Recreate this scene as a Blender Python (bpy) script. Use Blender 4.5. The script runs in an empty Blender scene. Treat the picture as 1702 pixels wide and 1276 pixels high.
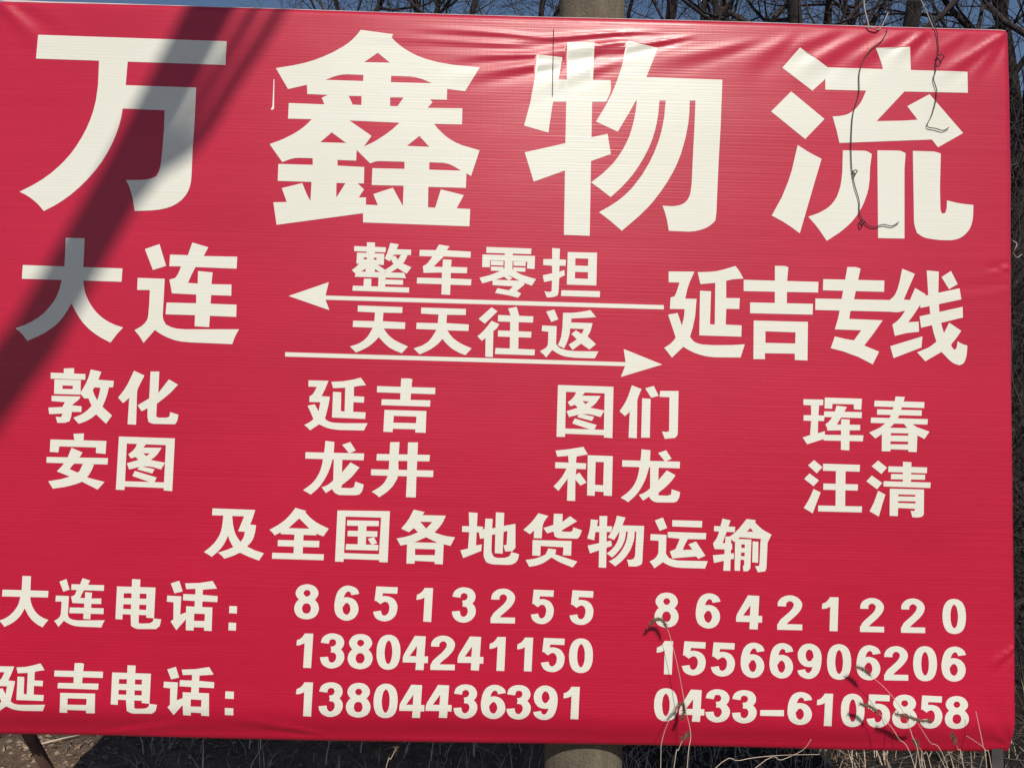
import bpy, math, random
import numpy as np
from mathutils import Vector, Matrix, noise
from mathutils.geometry import delaunay_2d_cdt
R = math.radians
scene = bpy.context.scene
COL = scene.collection
random.seed(7)

# ------------------------------------------------------------------ camera
SIGN_W, SIGN_H, SIGN_Z = 3.2, 2.2438, 0.5        # banner size and height of its lower edge
cam_d = bpy.data.cameras.new('camera')
cam_d.sensor_width = 36.0
cam_d.lens = 36.0 * 1229.0 / 1702.0
cam_d.clip_start = 0.05
cam_d.clip_end = 3000
cam = bpy.data.objects.new('camera', cam_d)
COL.objects.link(cam)
YAW, PITCH, ROLL = 0.0118473, 0.0499635, 0.0225210
cam.location = (0.01436, -2.27986, SIGN_Z + 0.96673)
fwd = Vector((math.sin(YAW) * math.cos(PITCH), math.cos(YAW) * math.cos(PITCH), math.sin(PITCH)))
rgt = Vector((math.cos(YAW), -math.sin(YAW), 0))
upv = rgt.cross(fwd)
r2 = rgt * math.cos(ROLL) + upv * math.sin(ROLL)
u2 = -rgt * math.sin(ROLL) + upv * math.cos(ROLL)
cam.rotation_euler = Matrix((r2, u2, -fwd)).transposed().to_euler()
scene.camera = cam

# ------------------------------------------------------------------ sky and sun
SUN_EL, SUN_AZ = R(41), R(8)                       # sun behind the viewer, slightly to the right
SUN_DIR = Vector((math.sin(SUN_AZ) * math.cos(SUN_EL), -math.cos(SUN_AZ) * math.cos(SUN_EL), math.sin(SUN_EL)))
w = bpy.data.worlds.new('World')
scene.world = w
w.use_nodes = True
nt = w.node_tree
bg = nt.nodes['Background']
sky = nt.nodes.new('ShaderNodeTexSky')
sky.sky_type = 'NISHITA'
sky.sun_disc = False
sky.sun_elevation = SUN_EL
sky.sun_rotation = R(180) - SUN_AZ
sky.altitude = 300
sky.air_density = 1.0
sky.dust_density = 0.4
sky.ozone_density = 2.0
nt.links.new(sky.outputs[0], bg.inputs[0])
bg.inputs[1].default_value = 0.08
sd = bpy.data.lights.new('sun', 'SUN')
sd.energy = 4.4
sd.angle = R(0.53)
sd.color = (1.0, 0.94, 0.84)
sun = bpy.data.objects.new('sun', sd)
COL.objects.link(sun)
sun.location = (2, -10, 12)
sun.rotation_euler = SUN_DIR.to_track_quat('Z', 'Y').to_euler()
scene.view_settings.view_transform = 'Standard'
scene.view_settings.look = 'None'
scene.view_settings.exposure = 0.0
scene.view_settings.gamma = 1.0

# ------------------------------------------------------------------ helpers
def link(name, me, mat=None, parent=None, smooth=True):
    o = bpy.data.objects.new(name, me)
    COL.objects.link(o)
    if mat: me.materials.append(mat)
    if parent: o.parent = parent
    if smooth: me.polygons.foreach_set('use_smooth', [True] * len(me.polygons))
    return o

class MB:
    def __init__(s): s.v = []; s.f = []
    def tube(s, pts, rad, n=6, cap=True):
        pts = [Vector(p) for p in pts]
        k = len(pts)
        if not hasattr(rad, '__len__'): rad = [rad] * k
        b = len(s.v)
        ref = None
        for i, p in enumerate(pts):
            t = (pts[min(i + 1, k - 1)] - pts[max(i - 1, 0)])
            if t.length < 1e-9: t = Vector((0, 0, 1))
            t.normalize()
            if ref is None:
                ref = t.orthogonal().normalized()
            ref = (ref - t * ref.dot(t))
            if ref.length < 1e-6: ref = t.orthogonal()
            ref.normalize()
            bi = t.cross(ref)
            for j in range(n):
                a = 2 * math.pi * j / n
                s.v.append(p + (ref * math.cos(a) + bi * math.sin(a)) * rad[i])
        for i in range(k - 1):
            for j in range(n):
                j2 = (j + 1) % n
                s.f.append((b + i * n + j, b + i * n + j2, b + (i + 1) * n + j2, b + (i + 1) * n + j))
        if cap and n > 3:
            s.f.append(tuple(b + j for j in reversed(range(n))))
            s.f.append(tuple(b + (k - 1) * n + j for j in range(n)))
    def box(s, a, c):
        b = len(s.v)
        for x in (a[0], c[0]):
            for y in (a[1], c[1]):
                for z in (a[2], c[2]): s.v.append(Vector((x, y, z)))
        for f in ((0, 1, 3, 2), (4, 6, 7, 5), (0, 4, 5, 1), (2, 3, 7, 6), (0, 2, 6, 4), (1, 5, 7, 3)):
            s.f.append(tuple(b + i for i in f))
    def blade(s, p, d, ln, wd, bend):
        # one flat bent grass blade
        b = len(s.v)
        side = Vector((-d.y, d.x, 0)).normalized() * wd
        for i in range(4):
            t = i / 3
            q = Vector(p) + Vector((0, 0, ln * t * (1 - 0.35 * bend * t))) + d * (ln * bend * t * t)
            ww = side * (1 - t * 0.9)
            s.v += [q - ww, q + ww]
        for i in range(3):
            s.f.append((b + 2 * i, b + 2 * i + 1, b + 2 * i + 3, b + 2 * i + 2))
    def build(s, name, mat=None, parent=None, smooth=True):
        me = bpy.data.meshes.new(name)
        me.from_pydata([tuple(v) for v in s.v], [], s.f)
        me.update()
        return link(name, me, mat, parent, smooth)

def tag(o, label=None, cat=None, group=None, kind=None):
    if label: o['label'] = label
    if cat: o['category'] = cat
    if group: o['group'] = group
    if kind: o['kind'] = kind
    return o

def empty(name, loc=(0, 0, 0)):
    o = bpy.data.objects.new(name, None)
    o.empty_display_size = 0.1
    o.location = loc
    COL.objects.link(o)
    return o

class NT:
    """small node-graph helper"""
    def __init__(s, name):
        s.m = bpy.data.materials.new(name); s.m.use_nodes = True
        s.t = s.m.node_tree; s.b = s.t.nodes['Principled BSDF']
    def n(s, typ, **kw):
        x = s.t.nodes.new('ShaderNode' + typ)
        for k, v in kw.items():
            if k.startswith('i_'):
                key = k[2:]
                x.inputs[int(key) if key.isdigit() else key.replace('_', ' ')].default_value = v
            else: setattr(x, k, v)
        return x
    def l(s, a, b): s.t.links.new(a, b)
    def math(s, op, a, b=None):
        x = s.n('Math', operation=op)
        for i, v in enumerate((a, b)):
            if v is None: continue
            if isinstance(v, (int, float)): x.inputs[i].default_value = v
            else: s.l(v, x.inputs[i])
        return x.outputs[0]
    def coords(s, scale=(1, 1, 1), out='Object'):
        tc = s.n('TexCoord'); mp = s.n('Mapping'); mp.inputs['Scale'].default_value = scale
        s.l(tc.outputs[out], mp.inputs[0]); return mp.outputs[0]
    def noise(s, vec, scale, detail=4, rough=0.55):
        x = s.n('TexNoise'); x.inputs['Scale'].default_value = scale
        x.inputs['Detail'].default_value = detail; x.inputs['Roughness'].default_value = rough
        s.l(vec, x.inputs['Vector']); return x.outputs['Fac']
    def ramp(s, fac, stops):
        x = s.n('ValToRGB'); e = x.color_ramp.elements
        while len(e) < len(stops): e.new(0.5)
        for i, (p, c) in enumerate(stops):
            e[i].position = p; e[i].color = (*c, 1) if len(c) == 3 else c
        s.l(fac, x.inputs[0]); return x.outputs[0]
    def bump(s, h, strength=0.5, dist=0.01, prev=None):
        x = s.n('Bump'); x.inputs['Strength'].default_value = strength; x.inputs['Distance'].default_value = dist
        s.l(h, x.inputs['Height'])
        if prev is not None: s.l(prev, x.inputs['Normal'])
        return x.outputs[0]

# ------------------------------------------------------------------ materials
def mat_banner(name, cols, rough):
    k = NT(name)
    v = k.coords()
    sep = k.n('SeparateXYZ'); k.l(v, sep.inputs[0])
    streak = k.noise(k.coords((1.6, 1, 230)), 1.0, 3, 0.6)        # long horizontal threads
    vert = k.noise(k.coords((170, 1, 3.0)), 1.0, 2, 0.6)
    warp = k.noise(k.coords((1.3, 1, 9)), 1.0, 2)
    ph = k.math('ADD', k.math('MULTIPLY', sep.outputs[2], 2 * math.pi / 0.0098), k.math('MULTIPLY', warp, 5.0))
    rib = k.math('SINE', ph)
    h = k.math('ADD', k.math('MULTIPLY', rib, RIB_A), k.math('ADD', k.math('MULTIPLY', streak, 0.52), k.math('MULTIPLY', vert, 0.13)))
    nrm = k.bump(h, 1.0, BUMP_D)
    blot = k.noise(k.coords((1.2, 1, 2.4)), 1.0, 4, 0.6)
    mixf = k.math('ADD', k.math('MULTIPLY', streak, 0.4), k.math('MULTIPLY', blot, 0.6))
    c = k.ramp(mixf, [(0.32, cols[0]), (0.68, cols[1])])
    geo = k.n('NewGeometry')
    mx = k.n('MixRGB'); k.l(geo.outputs['Backfacing'], mx.inputs[0]); k.l(c, mx.inputs[1]); mx.inputs[2].default_value = (0.72, 0.71, 0.68, 1)
    k.l(mx.outputs[0], k.b.inputs['Base Color'])
    rr = k.math('ADD', k.math('MULTIPLY', streak, 0.16), rough - 0.08)
    k.l(rr, k.b.inputs['Roughness'])
    k.b.inputs['Specular IOR Level'].default_value = 0.38
    k.b.inputs['Coat Weight'].default_value = 0.33
    k.b.inputs['Coat Roughness'].default_value = 0.27
    k.l(nrm, k.b.inputs['Coat Normal'])
    k.l(nrm, k.b.inputs['Normal'])
    tr = k.n('BsdfTranslucent'); k.l(c, tr.inputs['Color'])       # thin vinyl lets a little light through
    ms = k.n('MixShader'); ms.inputs[0].default_value = 0.12
    k.l(k.b.outputs[0], ms.inputs[1]); k.l(tr.outputs[0], ms.inputs[2])
    k.l(ms.outputs[0], k.t.nodes['Material Output'].inputs['Surface'])
    return k.m
RIB_A, BUMP_D = 0.038, 0.0010
M_red = mat_banner('red_banner_vinyl', ((0.43, 0.005, 0.032), (0.53, 0.009, 0.046)), 0.41)
M_cream = mat_banner('cream_print', ((0.71, 0.71, 0.62), (0.775, 0.775, 0.70)), 0.43)

def mat_simple(name, stops, scale=(1, 1, 1), nscale=8, rough=0.8, bump=0.0, bscale=60, metal=0.0):
    k = NT(name)
    f = k.noise(k.coords(scale), nscale, 6, 0.6)
    k.l(k.ramp(f, stops), k.b.inputs['Base Color'])
    k.b.inputs['Roughness'].default_value = rough
    k.b.inputs['Metallic'].default_value = metal
    if bump:
        f2 = k.noise(k.coords(scale), bscale, 5, 0.65)
        k.l(k.bump(f2, 1.0, bump), k.b.inputs['Normal'])
    return k.m
M_white = mat_simple('white_hem', [(0.3, (0.66, 0.64, 0.6)), (0.7, (0.8, 0.79, 0.76))], nscale=20, rough=0.5)
M_hem = mat_simple('sunlit_pink_hem', [(0.3, (0.62, 0.42, 0.42)), (0.7, (0.78, 0.66, 0.64))], nscale=9, rough=0.5)  # sunlight on the turned top edge put into the colour
M_steel = mat_simple('rusty_steel', [(0.35, (0.055, 0.026, 0.02)), (0.6, (0.10, 0.055, 0.04)), (0.75, (0.07, 0.06, 0.06))], nscale=14, rough=0.75, bump=0.002)
M_grey = mat_simple('grey_paint_steel', [(0.35, (0.035, 0.033, 0.034)), (0.7, (0.06, 0.056, 0.056))], nscale=14, rough=0.6, bump=0.001)
M_bark = mat_simple('dark_bark', [(0.3, (0.008, 0.005, 0.006)), (0.7, (0.024, 0.016, 0.017))], scale=(1, 1, 0.25), nscale=30, rough=0.95, bump=0.008, bscale=70)
M_twig = mat_simple('twig_bark', [(0.3, (0.018, 0.012, 0.012)), (0.7, (0.050, 0.036, 0.034))], nscale=6, rough=0.95)
M_straw = mat_simple('dry_straw', [(0.3, (0.36, 0.27, 0.19)), (0.7, (0.62, 0.51, 0.40))], nscale=10, rough=0.8)
M_seed = mat_simple('seed_head', [(0.3, (0.08, 0.048, 0.03)), (0.7, (0.19, 0.13, 0.085))], nscale=120, rough=0.95)
M_wire = mat_simple('dark_wire', [(0.3, (0.02, 0.015, 0.015)), (0.7, (0.05, 0.035, 0.03))], nscale=40, rough=0.6)
M_strap = mat_simple('pale_strap', [(0.3, (0.22, 0.18, 0.16)), (0.7, (0.36, 0.31, 0.28))], nscale=30, rough=0.6)
M_litter = mat_simple('leaf_litter', [(0.3, (0.10, 0.055, 0.03)), (0.5, (0.22, 0.13, 0.075)), (0.7, (0.36, 0.25, 0.16))], nscale=7, rough=0.9)
M_leaf = mat_simple('dead_leaf', [(0.3, (0.016, 0.010, 0.007)), (0.7, (0.045, 0.028, 0.018))], nscale=9, rough=0.9)

def mat_concrete():
    k = NT('pole_concrete')
    a = k.noise(k.coords((1, 1, 0.5)), 6, 5)
    sp = k.noise(k.coords(), 160, 3, 0.7); st = k.noise(k.coords((1, 1, 0.12)), 22, 4, 0.6)
    c = k.ramp(k.math('ADD', k.math('ADD', k.math('MULTIPLY', a, 0.35), k.math('MULTIPLY', st, 0.25)), k.math('MULTIPLY', sp, 0.40)),
               [(0.34, (0.055, 0.044, 0.033)), (0.5, (0.125, 0.105, 0.072)), (0.66, (0.24, 0.20, 0.135))])
    k.l(c, k.b.inputs['Base Color']); k.b.inputs['Roughness'].default_value = 0.9
    k.l(k.bump(sp, 1.0, 0.003), k.b.inputs['Normal'])
    return k.m
M_conc = mat_concrete()

def mat_soil():
    k = NT('dry_soil')
    v = k.coords()
    big = k.noise(v, 1.3, 5); mid = k.noise(v, 14, 6, 0.65); fine = k.noise(v, 90, 5, 0.7)
    f = k.math('ADD', k.math('MULTIPLY', mid, 0.5), k.math('ADD', k.math('MULTIPLY', fine, 0.35), k.math('MULTIPLY', big, 0.15)))
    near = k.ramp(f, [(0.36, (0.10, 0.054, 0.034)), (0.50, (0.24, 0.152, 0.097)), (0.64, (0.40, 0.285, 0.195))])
    far = k.ramp(f, [(0.35, (0.008, 0.005, 0.005)), (0.55, (0.018, 0.012, 0.010)), (0.7, (0.035, 0.024, 0.018))])  # dark tone stands in for shade on the bank and right-hand verge
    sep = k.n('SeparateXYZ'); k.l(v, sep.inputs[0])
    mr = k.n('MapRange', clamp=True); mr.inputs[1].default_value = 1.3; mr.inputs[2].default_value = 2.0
    xr = k.n('MapRange', clamp=True); xr.inputs[1].default_value = 0.3; xr.inputs[2].default_value = 1.0; xr.inputs[4].default_value = 1.1  # brings the painted shade forward towards the right
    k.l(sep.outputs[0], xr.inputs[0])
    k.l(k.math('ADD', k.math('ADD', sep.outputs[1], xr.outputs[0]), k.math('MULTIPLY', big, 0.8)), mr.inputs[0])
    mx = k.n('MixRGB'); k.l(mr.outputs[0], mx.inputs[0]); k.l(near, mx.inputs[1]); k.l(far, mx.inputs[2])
    k.l(mx.outputs[0], k.b.inputs['Base Color']); k.b.inputs['Roughness'].default_value = 0.95
    n1 = k.bump(mid, 1.0, 0.03)
    k.l(k.bump(fine, 1.0, 0.03, n1), k.b.inputs['Normal'])
    return k.m
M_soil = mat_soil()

# ------------------------------------------------------------------ ground
def sstep(a, b, x):
    t = max(0.0, min(1.0, (x - a) / (b - a))); return t * t * (3 - 2 * t)
def gz(x, y):
    """height of the terrain: flat verge, then a wooded bank"""
    h = 0.0
    if y > 1.6:
        h = 4.2 * sstep(1.6, 11.0, y) + 3.0 * sstep(10, 60, y)
        h += 0.35 * sstep(1.8, 4, y) * noise.noise(Vector((x * 0.5, y * 0.5, 3.1)))
    h += 0.03 * noise.noise(Vector((x * 2.3, y * 2.3, 0.3))) + 0.012 * noise.noise(Vector((x * 9, y * 9, 1.3)))
    return h
def axis(lo, a, b, hi, fine, coarse):
    out = []; x = a
    while x < b: out.append(x); x += fine
    s = fine; x = b
    while x < hi: out.append(x); s *= coarse; x += s
    out.append(hi)
    s = fine; x = a
    pre = []
    while x > lo:
        s *= coarse; x -= s
        if x > lo: pre.append(x)
    pre.append(lo)
    return pre[::-1] + out
xs = axis(-900, -3.0, 3.6, 900, 0.05, 1.22)
ys = axis(-900, -1.2, 3.0, 900, 0.05, 1.22)
vv = [(x, y, gz(x, y)) for y in ys for x in xs]
nx = len(xs)
ff = [(j * nx + i, j * nx + i + 1, (j + 1) * nx + i + 1, (j + 1) * nx + i) for j in range(len(ys) - 1) for i in range(nx - 1)]
me = bpy.data.meshes.new('ground'); me.from_pydata(vv, [], ff); me.update()
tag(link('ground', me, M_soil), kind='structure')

# ------------------------------------------------------------------ the printed banner
LETTERS = [
    ('lettering', '+0ia3ht1f43hl1f63lt0ii3m0;+0t83di0t03as0sn38v0s837e0rk35k0qv3430pz32h0p731a0o32zv0n52yu0lv2xm0ki2wj0ix2vh0gs2ua0hv2ts0in2tb0jl2sm0ka2rz0l32r10mu2s10o42sw0pi2u00qy2vd0sc2ww0tn2yl0ul3010vk31u0w933g0wu3530xa36q0xi37u0xo39a0y03dn0y73ii0t73ij;+0xc39e14y39a14z36514v32t14r30l14o2zq14l2z514i2yt14f2yj14a2y81402xn13i2xe1372x912z2x712o2x41262x011g2wx0yu2wu0zf2vs0zr2ux1072tf10l2rh13d2rn14n2rt15i2s01612s516h2sb16w2sh1772sn17l2sv1802t618c2tg18l2to18v2u01962ue19d2ur19j2v119o2vf19u2vx19x2wb1a02wu1a22xs1a232y1a737m1a83df0xs3dj|+21l3ng20w3mp20a3m51zh3lj1xr3kg1w03jk1ul3iy1sv3id1qx3hv1nw3ha1q53dm1te3eh1ti3cu1x33cs1w13c91wj3b31qd3b51qc38e1ug38e1tl37g1sv36s1s63691ra35o1pu34v1or34d1nb33t1pm30p1qq3161rd31d1rv31h1sj31j1uu31j1uw30d1oy30d1oy2xe1us2xd1uq2u01u72uw1tu2vm1t72x41pp2w51qn2tq1oc2tm1p12pp23v2s423x2qi2mb2qa2md2tb2k12te2l72vq2h72wn2gb2te2f22tf2f02x12lj2x02lk2zm2md2z42n03182nq33p2ko34j2jk34z2iq35f2hr3632gx36u2gc37e2fp3872kk3882kk3b32eh3b02fb3c02ew3cj2ht3cj2ht3eh2ky3e52mb3gi2ne3ih2is3it2fy3j82dv3jr2ce3ka2b63kv2a13lj28x3md28f3ms27u3ne2843nz22f3ol;-22d31b1z531c1z630c23t30823u2xc22r2xb23w2wa2312uu24a2uw24b2tm26d2tl25j2vi28v2wq2ap2tk2aq2x42572x32583022as3032ar31c26d31c26131b25r31925f31524t30w22e337;-27o3iw25i3kl2373iu;-2343fg2353gj20c3gk1zi3gh1yu3gc1y13g31wl3fg;-27y3fe2f43ff2dm3g12cr3ga2c23gf2b63gi27z3gj;-21g3b722y3b622y3cr20p3cq;-27y3b52993b52a93cq27x3cp;-22w37324w35r23m33t25634m26b35c27b36228e36y29p38820z38d;-20k34d1xz3661w234d;-2ez3432d735z2b3345;-2f33022kl3012je30r2ip3122i53182he31c2f231d;-1z52uq1zu2vv20n2xb1z32xb|+32p3i532o35d32q2p83772p637732b3773bv37a3go37g3nj32n3nh;+2x43h12wf3cj2ve38a2zo3763093c03183gm31v3kn2xd3l2;+2zv3co39m3cw3a43dx3ac3eh3af3ey3ah3fk3ae3gs30w3go;+2xa2yf3an33o3a03782vm33k;+3cc3je3bf3gh3ap3el39m3c937y39c3bs37n3dq3b33f93e03gm3hf3im3mt3db3nx;+3c43d73pc3dk3p83963oz32s3ov2yz3op2xf3om2x23oj2wq3of2wg3ob2w83o52vy3ny2vp3nq2vh3nk2vc3nb2v73n12v23mp2uy3md2uv3lz2ut3ll2ur3l52ur3jt2ut3kc2te3kn2s93kz2qf3of2qd3ph2qh3q62qn3qm2qs3r02qx3rf2r33rr2ra3s22rh3sb2ro3sl2rx3t22sf3t82tp3tj32w3tt39b3u13hf3f73hi;+3ew3bm3en3a03e83893du36y3df35y3cu34q3c233f3b53253ab31839730437a2yk38x2xf3aq2w23cc2xl3di2yv3ej3053fm31s3gh33b3hb3523hw36m3ic3873il39g3iu3b33j13dp3f33dp;+3jv3ab3jg37z3iz3683i93473he32b3g33003eh2xt3d82wi3c42vj3ap2uj38r2td3aw2rs3cs2q73fo2st3h62uc3i92vm3ji2xc3kk2yz3lj30q3m73253mw3403no36w3o439h3oa3be3oc3dv3k53dq|+44m3jw49z3fy4bu3hq4cl3ik4df3jr47p3nl;+4c93g751h3ge51i3k74c93k9;+4lv3mi4m93ld4mm3jr4ri3jq4r93oc4l63nx;+4ix3ev4in3eb4id3du4i13df4hs3d34he3cq4gz3ce4gl3c54g93by4fu3bs4fc3bn4es3bj4dj3bf4e938v4er36q4v337t4w636g50k3944ur3fy4qs3do4sl3ba4px3b14lb3at4nx3dp4qs3gu4jp3gq;+42o3c048p3794c33ax4673fp;+46e31o45q2zj44o2wv42x2tk44t2sl4662rr47u2qk4am30d4bm33u4a234l48w35847e366;+4fa31l4f43024ey2z34er2yf4ek2xu4ed2xb4e62wx4dv2wg4dh2vx4d22vi4cp2v64c72uu4bn2ui4b02u649b2ti4ai2s74bc2r44ck2pc4eq2qu4fj2rh4g72s34gt2sp4h92t84hs2tx4i82un4im2vb4j22w84jl2xo4jw2yv4k330e4k632n4kh34x4jz3584jo35d4jg35f4j435h4fd35g;+4lj2q24q52q34q832g4qg3584py35h4po35l4pg35n4p535o4lg35m;+4ru2tb4rv2su4ry2sg4s22rz4sc2r54sz2qp4td2qh4to2qd4u32q94v52q34wh2pz4y02pz4yk2q14z12q54zg2q94zs2qe5062qm50l2qy50x2r95152ri51f2rv51o2sc51u2sq51x2t25212th5242ty5262ui5282wc50h2wh4z82wo4xn2x14xm2w04xl2vq4xk2vj4xh2v94xc2us4wr2uo4wm2v04wk2v74wj2vc4wi2vj4wg2za4wn35c4w435j4vu35l4vm35n4vb35o4rq35p'),
    ('lettering', '+0i12f80yx2f50yz2hg0i22hl;+0p42hs0ou2fe0og2di0o82ct0o02c80nq2bo0nc2b10mm2a20lz29c0l328k0k427x0iz27b0hf26p0i82620is25i0ji24l0l525d0mb2600n626m0o727h0or2830p528l0pj2960py29v0qm2b70rg29q0s528o0sl2840sy27p0te2790tx26s0uq2660vx25f0xj24n0ym2670zk27a0y627p0xj27z0wz2880wh28j0w328s0vm2950v629j0ut29w0ue2ad0tq2bb0tc2c00t22cl0st2d80sn2dt0si2ek0sc2fw0sa2mi0p32mi|+1462hb16e2i31532lu12n2kw;+11n2dt13t2du13t2bb13q29e13o29013k28o13e28e13928613127y12s27p12g27g11i26v12526612l25m13524q14z27015m26k16426917625r18h25b19j2541b32501ia24v1ik25t1iu26i1jc27g1a727818r27b18b27e17z27h17k27m16t27z16g28k16b28w16929616729j1682bw1692fu11n2fw;+1a12k116z2k216y2i118y2i218m2h118i2gs18f2gm18a2ge1802g01722fq17a2et17l2dd1br2d91bt2br16r2br16o29q1bp29p1bq27s1e727p1e929n1ir29k1iq2bo1ea2bq1eb2d81hr2d71hp2f51ea2f41ee2h51bw2hc1bx2f61a92f81as2gm1bf2i01ih2hw1ii2jz1cr2jy1dh2li1ap2m9'),
    ('lettering', '+3l22hf3my2hf3mp2gk3mi2fw3m52f13lf2er3lc2cs3nw2ct3nu2bx3nr2b93ng29x3mo2c43l12bs3lp29v3me27u3m127b3ls2713ll26u3lc26m3kf2603l32583ls24c3nq26a3ot25n3pp2593qr24x3ro24q3se24n3tc24l3xn24n3yd26y3w526r3su26o3r826q3qv26s3qj26u3q826x3pz2703pp2753ph27b3p927j3ov2813pc29n3pq2bn3py2en3nz2en3ob2ga3op2hj3pj2je3l12jb;+3ql2h83t62hj3t52a93sb2aa3sg2g13qj2g33qh28b3xr2893xt2a83v12aa3v42d13xd2d23xg2ey3v32ex3v22hx3vs2i43wc2i83y22ie3xj2jd3x62jx3wn2kk3uq2jx3ta2jk3s62jf3q32jb|+3y42g74b12g94b42i43y42i6;+43j2dz45m2dv45n2i145v2kj45l2ko45f2kq45a2kq4542kr43j2kr;+3z92cd4a32cd4a52e93z92e9;+3zv24f41v24g41u25h47025j47124f49724e49a2b33zw2b4;-41x27a47327a47529841x29a|+4bw2go4mj2gn4ml2im4by2im;+4fp2ia4f72fl4ev2dl4ej2bw4dy29w4ij29u4h92824fp28a4dy28o4d826m4fd2644i12574ki23z4lm2674j12774kp29e4m92bo4gg2bs4gm2cx4gu2ds4ha2f54hv2i04ig2km4i12kr4hs2kt4hm2ku4hd2kv4g52ku;+4ak2d74nz2d74o12f84al2f7|+4p82ie4ox2hb4ok2gf4oe2g54o82fx4o02fo4nj2fa4nj2d74o72d54ok2d54ou2d54p72d74q72dg4pk2ch4p92c34p02bt4oo2bi4ny2az4od2904qc29j4sl29u4sj2bl4qp2bg4rj2ck4sv2el4ts2ge4ry2hg4r12fb4py2fd4qw2hk4rx2jx4pq2ks;+4o42554t02744t62914nk277;+4u82gm4uj2da4uv2ax4v529p4vm2864uw27l4uh27a4u52734to26v4s82694su25m4tn24q4wi26f4xw2504y824r4yi24k4yw24e4zn24650d24j50p25950t25n50w25z50y26e51127m50k27r50a27u50327x4zu2814zc28c4z727h4z627c4z42774z12724yu26t4yi2734ye2774yc27b4y927g4y627q4z028r4zz2a64xv2bj4wy29p4wl2av4wd2bu4w52do4w02go4w42kf4u02kl;+4sv2dz5002fn4zr2hl4sq2fx;+4sy2aj50a2ci5082ed4sp2ci;+4wl2jh4xw2he4zf2ib4y92kl'),
    ('lettering', '+24q2j52662j62632n124p2n2;+22k2lg27y2ld2802m922j2mc;+2302ja27q2j627r2l52322l7;-2492k224s2k224s2ke2492ke;-2602k126g2k126g2ke25z2ke;+2372iz22w2in2292i522x2hj23f2hq23p2hu23x2hz2462i524s2im24t2j923k2jf;+25v2in27k2hn2862i727b2is2652ji;+24m2ho2672hq2682ja24m2jd;+28g2lx2882l727u2ka28q2ju29j2l929u2lx2a72mu28q2n1;+28w2l12cc2l02cd2ly2932lz;+2ac2kh2a42k629x2jw29p2jo29f2je28v2iy27r2i628l2ho2a42io2ao2j52ay2jg2b52jp2bc2k02bj2kd2bt2l42ar2l7;+2952js29c2jg29k2j629t2iy2a52io2ar2ia2bp2hr2ch2iw2b82jf2aj2jt2ab2jz2a52k529y2kd29n2ku28t2ki;+22t2h02bm2gz2ba2hw2302hx;+26v2f12822ey2832hg26w2hj;+24c2fa25o2f725o2gq24e2gq;+27x2fu2b42ft2b52gn27w2go;+22h2el2c72eh2c82fd22j2fg|+2gl2lz2du2ly2dt2kw2g22kv2fd2jt2f72jm2f22ji2ev2jd2eg2j52em2hz2ff2i02hs2i42hs2h42dj2h42di2g42ht2g32hs2eb2ja2e92jb2g12mu2g02mw2h22jb2h42jb2i32m32i32m42j42jb2j52je2kd2hw2kf2hv2j22gb2j42h82k32i12kx2mn2kt2mo2lv2ii2m02iz2mp2h52mz|+2pc2lq2x32lp2x52mo2pd2mr;+2op2j82q02j82q02kh2wh2kd2wg2j62xr2j42xs2le2op2lf;+2sk2ix2tx2iq2tx2mo2sk2mp;+2q52jm2sc2jl2sd2kd2q62ke;+2q82in2sd2in2se2jc2q72jd;+2u42jm2w62jl2w72kd2u32kd;+2u32in2w52il2w72ja2u22jc;+2ro2ik2qn2i32pt2hs2oa2hd2os2ge2qz2h22rz2hf2t92hz2vo2gs2xc2g72y12hd2vw2hy2vf2i42v12ib2uo2ii2ue2iq2u12iw2tq2j02tc2j32sk2j4;+2sk2hm2td2h02ty2hg2t12i3;+2qk2g52u42g02tf2fb2ss2fe2rf2fn2r12es2tf2ef2v02e22vj2et2ur2f72w32ge2vv2h02qk2h3|+30s2ky2z92kw2z82jv30r2js30u2ih2z72i22zg2gw30t2h730s2fc30k2f930f2f730b2f73062f72zj2fb2zz2e830s2ea3102ec3172ed31f2eg31u2en31x2f031z2fb3222ho3302i632w2j43212iq3222jt3332jt3362kw3212kx3232ms30q2mv;+33e2gk38i2gj38j2m933g2m8;-34s2jx3702jw3712l634s2l6;-34r2ho3702hn3712it34s2it;+32f2ek3952ei3962fk32h2fk'),
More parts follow.
